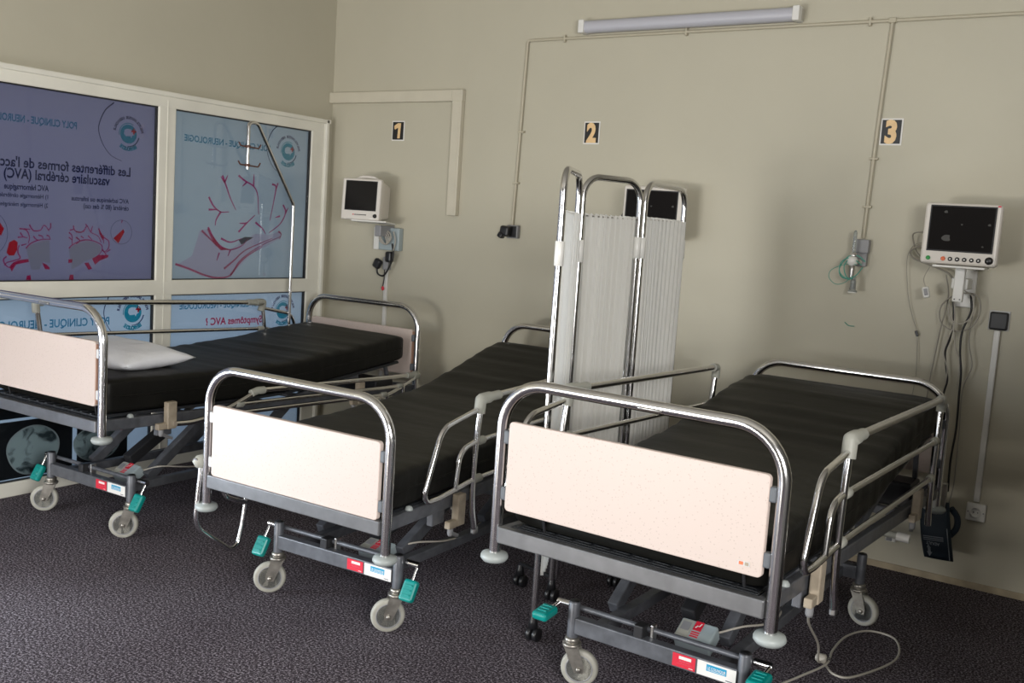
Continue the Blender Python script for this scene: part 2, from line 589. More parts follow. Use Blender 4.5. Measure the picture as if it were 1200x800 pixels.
ARTH = [[(-0.907, 1.735), (-0.872, 1.667), (-0.84, 1.601), (-0.795, 1.533)], [(-0.888, 1.695), (-0.919, 1.727)], [(-0.888, 1.695), (-0.866, 1.739)], [(-0.783, 1.745), (-0.731, 1.716), (-0.66, 1.687), (-0.624, 1.634), (-0.61, 1.514)], [(-0.66, 1.687), (-0.659, 1.761)], [(-0.718, 1.707), (-0.748, 1.681)], [(-0.507, 1.712), (-0.473, 1.694), (-0.488, 1.601), (-0.515, 1.478)], [(-0.458, 1.721), (-0.472, 1.673)], [(-1.005, 1.601), (-0.965, 1.546), (-0.911, 1.516), (-0.847, 1.519)], [(-1.003, 1.525), (-0.935, 1.528)], [(-0.911, 1.516), (-0.943, 1.47), (-0.951, 1.431)], [(-0.769, 1.398), (-0.707, 1.454), (-0.639, 1.509)], [(-0.707, 1.454), (-0.763, 1.452)], [(-0.634, 1.463), (-0.574, 1.425), (-0.546, 1.391)], [(-0.404, 1.585), (-0.382, 1.535), (-0.426, 1.461), (-0.519, 1.4)], [(-0.428, 1.512), (-0.469, 1.5)], [(-0.382, 1.535), (-0.361, 1.567)], [(-0.904, 1.355), (-0.829, 1.334), (-0.741, 1.359)], [(-1.003, 1.42), (-0.965, 1.363), (-0.902, 1.307), (-0.827, 1.288), (-0.739, 1.314), (-0.69, 1.361)], [(-0.913, 1.268), (-0.931, 1.219)], [(-0.827, 1.288), (-0.845, 1.249)]]
HANDFILL = [(-1.231, 1.189), (-1.115, 1.246), (-1.062, 1.399), (-1.003, 1.41), (-0.927, 1.306), (-0.827, 1.288), (-0.703, 1.36), (-0.626, 1.393), (-0.518, 1.386), (-0.423, 1.415), (-0.421, 1.368), (-0.542, 1.313), (-0.659, 1.261), (-0.759, 1.18), (-0.82, 1.12), (-0.968, 1.121), (-1.112, 1.166)]
HANDLINE = [[(-1.232, 1.198), (-1.135, 1.17), (-1.017, 1.131), (-0.919, 1.115), (-0.821, 1.13), (-0.76, 1.21), (-0.673, 1.271), (-0.543, 1.334), (-0.421, 1.378)], [(-1.05, 1.399), (-0.977, 1.344), (-0.927, 1.306)], [(-0.872, 1.17), (-0.799, 1.22), (-0.7, 1.29), (-0.49, 1.366)], [(-0.821, 1.13), (-0.723, 1.23), (-0.569, 1.313)], [(-0.437, 1.413), (-0.414, 1.395), (-0.426, 1.361)], [(-1.003, 1.41), (-0.952, 1.325), (-0.889, 1.287)]]
HANDDARK = [[(-0.766, 1.349), (-0.716, 1.37), (-0.646, 1.368), (-0.689, 1.347), (-0.74, 1.32)], [(-0.978, 1.382), (-0.902, 1.303), (-0.827, 1.288), (-0.901, 1.283), (-0.957, 1.325)]]
# ------------------------------------------------------------------ room shell
RX, RY, RZ = 6.3, -7.0, 3.3
WY0 = -5.75   # far end of the glazed screen wall
b = MB(); b.box((RX / 2, RY / 2, -0.05), (RX + 0.4, -RY + 0.4, 0.1), 'carpet'); struct(b, 'floor')
b = MB(); b.box((RX / 2, RY / 2, RZ + 0.06), (RX + 0.4, -RY + 0.4, 0.12), 'ceiling'); struct(b, 'ceiling')
b = MB(); b.box((RX / 2, 0.1, RZ / 2), (RX + 0.4, 0.2, RZ), 'wall'); struct(b, 'wall_back')
b = MB()   # right wall, with an opening added to let in the side fill
b.box((RX + 0.05, RY / 2, 0.6), (0.1, -RY, 1.2), 'wall_dark')
b.box((RX + 0.05, RY / 2, (RZ + 2.45) / 2), (0.1, -RY, RZ - 2.45), 'wall_dark')
b.box((RX + 0.05, -2.15, 1.825), (0.1, 4.3, 1.25), 'wall_dark')
b.box((RX + 0.05, (RY - 6.3) / 2, 1.825), (0.1, -RY - 6.3, 1.25), 'wall_dark')
struct(b, 'wall_right')
b = MB()   # unseen panel added to shade the lower right wall and floor
b.box(((4.80 + RX) / 2, -2.6, 0.80), (RX - 4.80, 0.08, 1.60), 'wall_dark', bev=0.004)
b.box(((4.79 + RX) / 2, -2.6, 1.61), (RX - 4.79, 0.11, 0.03), 'frame', bev=0.004)
struct(b, 'wall_shade_blocker')
b = MB()
b.box((-0.1, RY / 2, (RZ + 2.151) / 2), (0.2, -RY, RZ - 2.151), 'wall')
b.box((-0.1, -0.0445, 2.151 / 2), (0.2, 0.089, 2.151), 'wall')
b.box((-0.1, (RY + WY0) / 2, 2.151 / 2), (0.2, WY0 - RY, 2.151), 'wall')
struct(b, 'wall_left')
b = MB()   # front wall behind the camera, with an invented doorway for the key light
DX0, DX1, DZ = 0.4, 2.6, 2.45
b.box((DX0 / 2, RY - 0.1, DZ / 2), (DX0, 0.2, DZ), 'wall_dark')
b.box(((DX1 + RX) / 2, RY - 0.1, DZ / 2), (RX - DX1, 0.2, DZ), 'wall_dark')
b.box((RX / 2, RY - 0.1, (DZ + RZ) / 2), (RX, 0.2, RZ - DZ), 'wall_dark')
struct(b, 'wall_front')
b = MB()  # frame of the invented doorway
b.box((DX0 + 0.03, RY - 0.05, DZ / 2), (0.06, 0.16, DZ), 'frame', bev=0.004)
b.box((DX1 - 0.03, RY - 0.05, DZ / 2), (0.06, 0.16, DZ), 'frame', bev=0.004)
b.box(((DX0 + DX1) / 2, RY - 0.05, DZ - 0.03), (DX1 - DX0, 0.16, 0.06), 'frame', bev=0.004)
struct(b, 'trim_1')

# glazed screen: white frame, mullions and transom
BAYS = []
y_right = -0.20
for k in range(5):
    BAYS.append((y_right - 1.075, y_right))
    y_right -= 1.19 if k == 0 else 1.15
b = MB()
FD, FX = 0.07, -0.012     # depth and centre of the frame
ZT, ZG1, ZG0, ZL1, ZL0 = 2.151, 2.081, 1.107, 1.02, 0.075
y_end = BAYS[-1][0] - 0.11
b.box((FX, (y_end - 0.089) / 2, (ZT + ZG1) / 2), (FD, -y_end - 0.089, ZT - ZG1), 'frame', bev=0.006)
b.box((FX, (y_end - 0.089) / 2, (ZG0 + ZL1) / 2), (FD, -y_end - 0.089, ZG0 - ZL1), 'frame', bev=0.006)
b.box((FX, (y_end - 0.089) / 2, ZL0 / 2), (FD, -y_end - 0.089, ZL0), 'frame', bev=0.006)
b.box((FX + 0.012, (y_end - 0.06) / 2, ZT + 0.004), (FD + 0.02, -y_end - 0.04, 0.028), 'frame', bev=0.006)
b.box((FX + 0.012, -0.078, ZT / 2 + 0.009), (FD + 0.02, 0.028, ZT + 0.016), 'frame', bev=0.006)
b.box((FX, (BAYS[0][1] - 0.089) / 2, ZT / 2), (FD - 0.002, -BAYS[0][1] - 0.089, ZT - 0.01), 'frame', bev=0.006)
for k in range(4):
    y1, y0 = BAYS[k][0], BAYS[k + 1][1]
    b.box((FX, (y0 + y1) / 2, ZT / 2), (FD - 0.002, y1 - y0, ZT - 0.01), 'frame', bev=0.006)
    b.box((FX, (y0 + y1) / 2, ZT / 2), (FD + 0.004, 0.006, ZT - 0.06), 'frame')
b.box((FX, BAYS[-1][0] - 0.055, ZT / 2), (FD - 0.002, 0.11, ZT - 0.01), 'frame', bev=0.006)
# black glazing gasket round every pane
for (y0, y1) in BAYS:
    for (z0, z1) in ((ZG0, ZG1), (ZL0, ZL1)):
        for yy in (y0 + 0.003, y1 - 0.003):
            b.box((0.0, yy, (z0 + z1) / 2), (0.02, 0.007, z1 - z0), 'black')
        for zz in (z0 + 0.002, z1 - 0.003):
            b.box((0.0, (y0 + y1) / 2, zz), (0.02, y1 - y0, 0.006), 'black')
win = struct(b, 'window_1')
for (y0, y1) in BAYS:
    for (z0, z1) in ((ZG0, ZG1), (ZL0, ZL1)):
        g = MB()
        g.box((-0.005, (y0 + y1) / 2, (z0 + z1) / 2), (0.004, y1 - y0 - 0.004, z1 - z0 - 0.004), 'glass')
        g.build('pane', win)

# printed films on the outside of the panes (read mirrored from in here)
PX = -0.0105


def P2(y, z, k=1):
    return Vector((PX + 0.0004 * k, y, z))


def mirror(y0, z0, k=2, slope=0.0):
    return lambda gx, gy: P2(y0 - gx, z0 + gy, k)


def film(bay, z0, z1, m, name, label):
    y0, y1 = BAYS[bay]
    root = empty(name, (PX, (y0 + y1) / 2, z0), label, 'window poster', group='posters on the glazed screen')
    f = MB()
    f.add([(PX - 0.001, y0, z0), (PX - 0.001, y1, z0), (PX - 0.001, y1, z1), (PX - 0.001, y0, z1)], [(0, 1, 2, 3)], m)
    o = f.build('film', root)
    root_fix(root, o)
    return root


def root_fix(root, o):
    """children are modelled in world coordinates; cancel the parent's placement"""
    o.matrix_parent_inverse = root.matrix_basis.inverted() if root.matrix_basis != Matrix.Identity(4) else Matrix.Identity(4)


def world_part(mb, name, root, **t):
    o = mb.build(name, **t)
    o.parent = root
    o.matrix_parent_inverse = (Matrix.Translation(root.location) @ root.rotation_euler.to_matrix().to_4x4()).inverted()
    return o


def root_fix(root, o):
    o.matrix_parent_inverse = (Matrix.Translation(root.location) @ root.rotation_euler.to_matrix().to_4x4()).inverted()


def logo(mb, cy, cz, s, dark='ink_navy'):
    """round badge: blue crescent head, red cross, navy tick arc, ring lettering"""
    def arc(r, a0, a1, w, m, w2=None, k=2):
        pts = [(cy + r * math.cos(math.radians(a)), cz + r * math.sin(math.radians(a))) for a in [a0 + (a1 - a0) * i / 24 for i in range(25)]]
        mb.flat_line(pts, w, m, lambda u, v: P2(u, v, k), w2)
    # disc with the pale profile cut out of it
    pr = [(-0.55, 0.0), (-0.5, 0.38), (-0.2, 0.55), (0.25, 0.52), (0.62, 0.3), (0.72, 0.0), (0.45, -0.15), (0.34, -0.42), (0.22, -0.2), (0.0, -0.22), (-0.35, -0.25)]
    pr = [(cy + a * s, cz + c * s) for a, c in pr]
    disc = [(cy + s * math.cos(a), cz + s * 0.98 * math.sin(a)) for a in [math.pi + math.pi * 2 * i / 40 for i in range(41)]]
    upper, lower = disc[20:] , disc[:21]     # right point over the top to the left point, and the left point under to the right
    mb.add([P2(u, v, 1) for u, v in upper + pr[:6]], [tuple(range(len(upper) + 6))], 'ink_teal')
    low = lower + [pr[5]] + pr[6:] + [pr[0]]
    mb.add([P2(u, v, 1) for u, v in low], [tuple(range(len(low)))], 'ink_teal')
    arc(s * 1.12, 60, 190, s * 0.08, 'ink_teal')
    arc(s * 1.28, -95, -12, s * 0.07, dark, s * 0.14)
    for (a, c) in ((0.30, 0.09), (0.09, 0.30)):
        mb.prism([(cy + 0.62 * s - a * s, cz + 0.33 * s - c * s), (cy + 0.62 * s + a * s, cz + 0.33 * s - c * s), (cy + 0.62 * s + a * s, cz + 0.33 * s + c * s), (cy + 0.62 * s - a * s, cz + 0.33 * s + c * s)], 0, 1, 'ink_red', lambda u, v, w: P2(u, v, 3.2 + w * 0.5 + a))
    ring_text(mb, 'POLYCLINIQUE MEDICALE', cy, cz, s * 1.58, 8, 172, s * 0.36, 'ink_line')
    ring_text(mb, 'BEYROUZIE', cy, cz, s * 1.72, -52, -128, s * 0.50, 'ink_teal', inward=True)




def ring_text(mb, body, cy, cz, r, a0, a1, size, m, inward=False):
    n = len(body)
    for i, ch in enumerate(body):
        if ch == ' ':
            continue
        a = math.radians(a0 + (a1 - a0) * (i + 0.5) / n)
        c, s = math.cos(a), math.sin(a)
        # seen mirrored: glyph x runs towards increasing angle from the right-hand side
        if not inward:
            ux, uy, vx, vy = -s, c, c, s
        else:
            ux, uy, vx, vy = s, -c, -c, -s
        by, bz = cy + r * c, cz + r * s
        mb.text(ch, size, m, (lambda gx, gy: P2(by + ux * gx + vx * gy, bz + uy * gx + vy * gy, 2)), align='CENTER', bold=0.002)


def big_arc(mb, cy, cz, ky=1.0):
    A = [(-0.094, 0.161), (-0.146, 0.114), (-0.179, 0.044), (-0.181, -0.007), (-0.154, -0.07), (-0.106, -0.121), (-0.04, -0.146)]
    pts = [(p.x, p.y) for p in smooth_path([(cy + a * ky, cz + c, 0) for a, c in A], 6)]
    mb.flat_line(pts, 0.007, 'ink_navy', lambda u, v: P2(u, v, 2), 0.002)

# poster: forms of stroke (upper pane, second bay from the corner)
p = film(1, ZG0, ZG1, 'film_purple', 'window_poster', 'purple-grey upper poster about forms of stroke with two brain drawings, seen mirrored')
t = MB()
t.text('POLY CLINIQUE - NEUROLOGIE', 0.050, 'ink_blue', mirror(-1.872, 1.900), bold=0.0012, width=0.50); world_part(t, 'lettering', p); t = MB()
t.text('Les différentes formes de l\'accident', 0.070, 'ink_navy', mirror(-1.545, 1.679), bold=0.0016, width=0.86); world_part(t, 'lettering', p); t = MB()
t.text('vasculaire cérébral (AVC)', 0.070, 'ink_navy', mirror(-1.672, 1.622), bold=0.0016, width=0.59); world_part(t, 'lettering', p); t = MB()
t.text('AVC ischémique ou infarctus', 0.034, 'ink_navy', mirror(-1.552, 1.530), bold=0.0008, width=0.345); world_part(t, 'lettering', p); t = MB()
t.text('cérébral (80 % des cas)', 0.036, 'ink_navy', mirror(-1.552, 1.492), bold=0.0008, width=0.275); world_part(t, 'lettering', p); t = MB()
t.text('AVC hémorragique', 0.040, 'ink_navy', mirror(-2.025, 1.568), bold=0.001, width=0.235); world_part(t, 'lettering', p); t = MB()
t.text('1) Hémorragie cérébrale (15 %)', 0.030, 'ink_navy', mirror(-2.028, 1.528), bold=0.0005, width=0.33); world_part(t, 'lettering', p); t = MB()
t.text('2) Hémorragie méningée (5 %)', 0.030, 'ink_navy', mirror(-2.028, 1.484), bold=0.0005, width=0.31); world_part(t, 'lettering', p)
t = MB(); logo(t, -1.562, 1.909, 0.052); big_arc(t, -1.562, 1.905, 1.0); world_part(t, 'badge', p)
t = MB()
for (G, A, BL, yc, zc, rr) in ((GRAY1, ART1, BLOB1, -2.36, 1.345, 0.12), (GRAY2, ART2, BLOB2, -1.595, 1.372, 0.066)):
    t = MB()
    t.prism(G, 0, 1, 'film_shade', lambda u, v, w: P2(u, v, 0.6 + w * 0.4))
    for a in A:
        pts = [(q.x, q.y) for q in smooth_path([(u, v, 0) for u, v in a], 4)]
        t.flat_line(pts, 0.0075, 'ink_magenta', lambda u, v: P2(u, v, 2), 0.004)
    for i, g in enumerate(BL):
        t.prism(g, 0, 1, 'ink_red' if i in ((0, 4) if A is ART1 else (2,)) else 'ink_magenta', lambda u, v, w: P2(u, v, 2.4 + w * 0.4))
    ring = [(yc + rr * math.cos(a), zc + rr * math.sin(a)) for a in [2 * math.pi * i / 36 for i in range(37)]]
    t.flat_line([r_ for r_ in ring if r_[0] > -2.465], 0.0022, 'ink_line', lambda u, v: P2(u, v, 2))
    world_part(t, 'brain_drawing', p)


# poster: hand holding branching vessels (upper pane next to the corner)
p = film(0, ZG0, ZG1, 'film_blue', 'window_poster', 'pale blue upper poster of a hand holding branching red vessels, nearest the room corner')
t = MB()
t.text('POLY CLINIQUE - NEUROLOGIE', 0.052, 'ink_blue', mirror(-0.532, 1.914), bold=0.0012, width=0.66); world_part(t, 'lettering', p)
t = MB(); logo(t, -0.378, 1.927, 0.056); big_arc(t, -0.378, 1.925, 1.0); world_part(t, 'badge', p)
t = MB()
t.prism(HANDFILL, 0, 1, 'film_hand', lambda u, v, w: P2(u, v, 0.6 + w * 0.3))
for a in HANDLINE:
    pts = [(q.x, q.y) for q in smooth_path([(u, v, 0) for u, v in a], 6)]
    t.flat_line(pts, 0.016, 'ink_pink', lambda u, v: P2(u, v, 1.5), 0.004)
    t.flat_line(pts, 0.006, 'ink_magenta', lambda u, v: P2(u, v, 2.0), 0.002)
t.prism(HANDDARK[0], 0, 1, 'ink_grey', lambda u, v, w: P2(u, v, 2.0 + w * 0.3))
t.prism(HANDDARK[1], 0, 1, 'ink_magenta', lambda u, v, w: P2(u, v, 2.0 + w * 0.3))
world_part(t, 'hand_drawing', p)
t = MB()
for a in ARTH:
    pts = [(q.x, q.y) for q in smooth_path([(u, v, 0) for u, v in a], 6)]
    t.flat_line(pts, 0.013, 'ink_magenta', lambda u, v: P2(u, v, 3), 0.005)
world_part(t, 'vessel_drawing', p)

# lower posters
p = film(1, ZL0, ZL1, 'film_low', 'window_poster', 'pale lower poster with brain scans on black squares, behind the pillow bed')
t = MB()
t.text('POLY CLINIQUE - NEUROLOGIE', 0.060, 'ink_blue', mirror(-1.66, 0.862), bold=0.0012, width=0.70); world_part(t, 'lettering', p)
t = MB(); logo(t, -1.511, 0.922, 0.056); big_arc(t, -1.511, 0.915, 1.0); world_part(t, 'badge', p)
t = MB()
for (y0, y1, z0, z1, ec, er) in ((-2.46, -1.872, 0.085, 0.385, None, None), (-1.845, -1.53, 0.10, 0.335, None, None), (-2.46, -1.872, 0.40, 0.55, None, None)):
    t.box((PX + 0.0006, (y0 + y1) / 2, (z0 + z1) / 2), (0.0006, y1 - y0, z1 - z0), 'scan_black')
for (cy, cz, ry, rz) in ((-2.094, 0.222, 0.142, 0.128), (-1.719, 0.205, 0.145, 0.098)):
    el = [(cy + ry * math.cos(a) * (1 + 0.04 * math.sin(3 * a)), cz + rz * math.sin(a)) for a in [2 * math.pi * i / 48 for i in range(48)]]
    t.prism(el, 0, 1, 'scan', lambda u, v, w: P2(u, v, 3 + w))
    t.flat_line(el + el[:1], 0.008, 'box_grey', lambda u, v: P2(u, v, 4.5))
world_part(t, 'scan_image', p)
p = film(0, ZL0, ZL1, 'film_low', 'window_poster', 'pale lower poster about stroke symptoms with red heading, behind the hooked pole')
t = MB()
t.text('POLY CLINIQUE - NEUROLOGIE', 0.056, 'ink_blue', mirror(-0.535, 0.930), bold=0.0012, width=0.66); world_part(t, 'lettering', p); t = MB()
t.text('Symptômes AVC ?', 0.062, 'ink_red', mirror(-0.55, 0.826), bold=0.0016, width=0.45); world_part(t, 'lettering', p)
t = MB(); logo(t, -0.372, 0.895, 0.056); world_part(t, 'badge', p)
for k in (2, 3, 4):
    for (z0, z1) in ((ZG0, ZG1), (ZL0, ZL1)):
        if k == 3 and z0 == ZL0:  # pane left without film to admit the added floor fill
            continue
        f = MB()
        y0, y1 = BAYS[k]
        f.add([(PX - 0.001, y0, z0), (PX - 0.001, y1, z0), (PX - 0.001, y1, z1), (PX - 0.001, y0, z1)], [(0, 1, 2, 3)], 'film_plain')
        f.build('plain_film', win)

# skirting stain strip along the back wall, ends of wall corner
b = MB(); b.box((3.15, -0.003, 0.016), (6.29, 0.006, 0.032), 'skirting', bev=0.002); struct(b, 'baseboard_back')
b = MB()
b.box((0.5555, -0.0175, 2.318), (1.111, 0.035, 0.07), 'duct', bev=0.004)
b.box((1.0735, -0.0185, 1.935), (0.072, 0.037, 0.70), 'duct', bev=0.004)
b.box((1.0735, -0.0375, 1.92), (0.05, 0.002, 0.66), 'duct')
b.box((0.53, -0.0365, 2.318), (1.0, 0.002, 0.048), 'duct')
thing(b, 'wall_duct', 'wide cream cable duct turning down beside plate 1 from the room corner', 'cable duct')

# ------------------------------------------------------------------ things on the back wall
def number_plate(ch, x, z, label, w=0.088, h=0.112):
    root = empty('number_plate', (x, 0, z - h / 2), label, 'number plate', group='bed number plates')
    a = MB()
    a.box((x, -0.002, z), (w + 0.014, 0.003, h + 0.014), 'label_white')
    a.box((x, -0.0045, z), (w, 0.003, h), 'black')
    world_part(a, 'plate', root)
    d = MB()
    if ch == '1':
        d.prism([(-0.034, 0.016), (-0.034, 0.032), (-0.006, 0.048), (0.020, 0.048), (0.014, -0.048), (-0.006, -0.048), (-0.002, 0.020), (-0.028, 0.008)], 0, 0.002, 'gold', lambda u, v, w_: Vector((x + u + 0.004, -0.0078 + w_, z + v)))
    else:
        d.text(ch, 0.142, 'gold', lambda gx, gy: Vector((x + gx * 0.82, -0.0075, z - 0.049 + gy)), align='CENTER', bold=0.0075)
    world_part(d, 'digit', root)


number_plate('1', 0.5885, 2.105, 'black plate with golden digit one, between the cream duct and the boxy monitor')
number_plate('2', 2.015, 2.098, 'black plate with golden digit two, below the left end of the tube lamp')
number_plate('3', 3.648, 2.109, 'black plate with golden digit three, touching the conduit above the oxygen flowmeter')

# batten lamp
root = empty('batten_lamp', (2.545, 0, 2.64), 'long unlit white tube lamp fixed high above plate 2', 'wall lamp')
a = MB(); a.box((2.545, -0.020, 2.676), (1.255, 0.038, 0.060), 'lamp_body', bev=0.004); world_part(a, 'housing', root)
a = MB()
prof = []
for i in range(17):
    t_ = math.pi * i / 16
    prof.append((-0.036 - 0.040 * math.sin(t_) ** 0.7, 2.676 + 0.034 * math.cos(t_)))
vs, fs = [], []
for xx in (1.955, 3.135):
    for (yy, zz) in prof:
        vs.append((xx, yy, zz))
n = len(prof)
for i in range(n - 1):
    fs.append((i, i + 1, n + i + 1, n + i))
a.add(vs, fs, 'lens', True)
world_part(a, 'diffuser', root)
for xx in (1.937, 3.153):
    a = MB(); a.box((xx, -0.041, 2.676), (0.036, 0.080, 0.072), 'white', bev=0.006); world_part(a, 'end_cap', root)

# conduits
a = MB()
a.tube([(RX - 0.004, -0.012, 2.626)] + fillet([(RX - 0.1, -0.012, 2.626), (1.548, -0.012, 2.626), (1.536, -0.012, 2.1), (1.522, -0.012, 1.545)], 0.02), 0.0085, 'conduit', n=10)
a.tube([(3.603, -0.012, 2.626), (3.585, -0.012, 2.1), (3.572, -0.012, 1.60)], 0.0085, 'conduit', n=10)
a.box((3.603, -0.013, 2.626), (0.035, 0.024, 0.024), 'conduit', bev=0.004)
for (cx_, cz_) in ((1.545, 2.1), (1.53, 1.8), (3.583, 1.98), (3.576, 1.75)):
    a.box((cx_, -0.011, cz_), (0.04, 0.022, 0.012), 'conduit', bev=0.003)
for xx in (1.8, 2.55, 3.5, 4.3, 5.2):
    a.box((xx, -0.011, 2.626), (0.012, 0.022, 0.04), 'conduit', bev=0.003)
thing(a, 'cable_conduit', 'thin beige pipe conduit running under the lamp with two branches dropping down', 'conduit')

# black socket with a plug in it, end of the first drop
root = empty('wall_socket', (1.521, 0, 1.47), 'black wall socket with bulky black plug below the conduit drop', 'wall socket')
a = MB(); a.box((1.535, -0.016, 1.512), (0.078, 0.032, 0.078), 'grey_plastic', bev=0.006)
a.box((1.535, -0.034, 1.512), (0.066, 0.006, 0.066), 'black', bev=0.003); world_part(a, 'socket_body', root)
a = MB(); a.box((1.508, -0.058, 1.514), (0.062, 0.05, 0.062), 'black', rot_y(0.1), bev=0.012)
a.box((1.487, -0.070, 1.489), (0.036, 0.045, 0.036), 'black', rot_y(0.5), bev=0.010); world_part(a, 'plug', root)

# black cover plate, surface trunking and white mains socket on the right
a = MB(); a.box((4.211, -0.012, 1.262), (0.078, 0.022, 0.082), 'black', bev=0.008)
a.box((4.211, -0.004, 1.264), (0.088, 0.008, 0.090), 'clamp_light', bev=0.004)
thing(a, 'switch_box', 'small square black box at the top of the white trunking', 'switch box')
a = MB(); a.box((4.2095, -0.009, 0.817), (0.026, 0.018, 0.80), 'white', bev=0.003)
a.box((4.2095, -0.0185, 0.817), (0.016, 0.002, 0.79), 'white')
thing(a, 'cable_trunking', 'slim white trunking strip between black box and low white socket', 'cable trunking')
root = empty('mains_socket', (4.212, 0, 0.325), 'square white mains socket low on the wall right of the cuff', 'wall socket')
a = MB(); a.box((4.212, -0.008, 0.367), (0.084, 0.016, 0.084), 'white', bev=0.005); world_part(a, 'face_plate', root)
a = MB(); a.lathe([(0.026, 0), (0.026, 0.004), (0.0205, 0.004), (0.0205, 0.001), (0.0, 0.001)], 'white', (4.212, -0.016, 0.367), (0, -1, 0))
for dx in (-0.009, 0.009):
    a.lathe([(0.003, 0), (0.003, 0.001), (0, 0.001)], 'black', (4.212 + dx, -0.0172, 0.367), (0, -1, 0), n=10)
for dx in (-0.033, 0.033):
    a.lathe([(0.0035, 0), (0.0035, 0.001), (0, 0.001)], 'grey_plastic', (4.212 + dx, -0.016, 0.367), (0, -1, 0), n=10)
world_part(a, 'outlet', root)
a = MB(); a.box((3.854, -0.014, 0.170), (0.05, 0.028, 0.05), 'white', bev=0.005)
a.box((3.848, -0.03, 0.165), (0.026, 0.006, 0.03), 'grey_plastic', bev=0.002)
thing(a, 'low_outlet', 'tiny white outlet low on the wall under the bed beside plate 3', 'wall outlet')

# narrow white strip under monitor 1
a = MB(); a.box((0.555, -0.009, 0.63), (0.026, 0.018, 1.16), 'white', bev=0.003)
thing(a, 'cable_trunking', 'slim white trunking strip running down below the boxy monitor under plate 1', 'cable trunking')


def screen_smudges(mb, fn, w, h, spots):
    for (u, v, r) in spots:
        ol = [(u * w + r * (1 + 0.25 * math.sin(3 * a + u * 9)) * math.cos(a), v * h + r * (1 + 0.2 * math.cos(2 * a)) * math.sin(a)) for a in [2 * math.pi * i / 16 for i in range(16)]]
        mb.add([fn(x, y) for x, y in ol], [tuple(range(16))], 'dust')


# ---- monitor 3 (flat, right)
def flat_monitor(root, c, yaw, tilt, W_, H_, D_, sx, sz, sw, sh, knobs=True):
    R = rot_z(yaw) @ rot_x(tilt)
    c = Vector(c)

    def F(x, z, y=0.0):
        return c + R @ Vector((x, y, z))
    a = MB()
    a.box(c + R @ Vector((0, D_ / 2, 0)), (W_, D_, H_), 'cream_plastic', R, bev=0.016, seg=4)
    a.box(c + R @ Vector((0, D_ + 0.012, 0)), (W_ * 0.8, 0.04, H_ * 0.8), 'cream_plastic', R, bev=0.014)
    world_part(a, 'casing', root)
    a = MB()
    a.box(c + R @ Vector((sx, -0.0005, sz)), (sw + 0.012, 0.004, sh + 0.012), 'black', R, bev=0.0015)
    a.box(c + R @ Vector((sx, -0.0025, sz)), (sw, 0.002, sh), 'screen', R)
    screen_smudges(a, lambda x, y: c + R @ Vector((sx + x, -0.0038, sz + y)), sw, sh, [(-0.22, -0.22, 0.017), (0.0, 0.1, 0.004), (0.43, 0.12, 0.006), (-0.27, 0.38, 0.007), (0.36, -0.38, 0.004)])
    world_part(a, 'display', root)
    return F, R


root = empty('patient_monitor', (4.04, 0, 1.33), 'large flat white patient monitor with button row on wall arm, near plate 3', 'patient monitor', group='wall patient monitors')
c0 = Vector((4.046, -0.235, 1.640))
F, R = flat_monitor(root, c0, math.radians(4), math.radians(-3), 0.315, 0.272, 0.075, 0.0, 0.022, 0.258, 0.192)
xs = [-0.123, -0.061, -0.032, -0.003, 0.026, 0.055, 0.083]
for i, x in enumerate(xs):
    a = MB(); a.lathe([(0.0095, 0), (0.0095, 0.003), (0.007, 0.005), (0, 0.005)], ['green', 'orange', 'black', 'black', 'black', 'black', 'black'][i], F(x, -0.112, -0.001), R @ Vector((0, -1, 0)), n=14)
    if i > 1:
        a.lathe([(0.0035, 0), (0, 0.0006)], 'white', F(x, -0.112, -0.006), R @ Vector((0, -1, 0)), n=10)
    world_part(a, 'button', root)
a = MB(); a.lathe([(0.0165, 0), (0.0165, 0.003), (0.0125, 0.004), (0.0125, 0.016), (0.010, 0.018), (0, 0.018)], 'black', F(0.125, -0.110, -0.001), R @ Vector((0, -1, 0))); world_part(a, 'dial', root)
a = MB(); a.box(F(0.142, 0.127, -0.001), (0.012, 0.002, 0.006), 'red', R); world_part(a, 'alarm_light', root)
a = MB()
a.box((4.055, -0.20, 1.495), (0.215, 0.13, 0.010), 'white', bev=0.003)
world_part(a, 'tray', root)
a = MB()
a.box((4.05, -0.155, 1.415), (0.043, 0.03, 0.155), 'white', bev=0.005)
a.box((4.05, -0.075, 1.42), (0.07, 0.15, 0.05), 'white', bev=0.006)
a.box((4.055, -0.012, 1.40), (0.09, 0.022, 0.18), 'white', bev=0.006)
for dx in (-0.011, 0.011):
    a.lathe([(0.003, 0), (0.003, 0.002), (0, 0.002)], 'black', (4.05 + dx, -0.1705, 1.35), (0, -1, 0), n=8)
world_part(a, 'wall_arm', root)

# ---- monitor 2 (behind the folding screen)
root = empty('patient_monitor', (2.52, 0, 1.42), 'flat white patient monitor half hidden behind the white folding screen', 'patient monitor', group='wall patient monitors')
F, R = flat_monitor(root, (2.538, -0.215, 1.665), math.radians(18), math.radians(-3), 0.325, 0.275, 0.075, -0.012, 0.012, 0.262, 0.196)
a = MB(); a.box((2.53, -0.19, 1.515), (0.22, 0.14, 0.010), 'white', bev=0.003); world_part(a, 'tray', root)
a = MB(); a.box((2.53, -0.07, 1.47), (0.05, 0.14, 0.06), 'white', bev=0.005)
a.box((2.53, -0.012, 1.43), (0.09, 0.022, 0.18), 'white', bev=0.006); world_part(a, 'wall_arm', root)
a = MB()
a.tube(smooth_path([(2.42, -0.20, 1.80), (2.40, -0.24, 1.78), (2.41, -0.245, 1.70), (2.36, -0.23, 1.60), (2.40, -0.15, 1.45), (2.46, -0.05, 1.2), (2.45, -0.03, 0.9)], 6), 0.007, 'cable_dark', n=8)
world_part(a, 'monitor_cable', root)

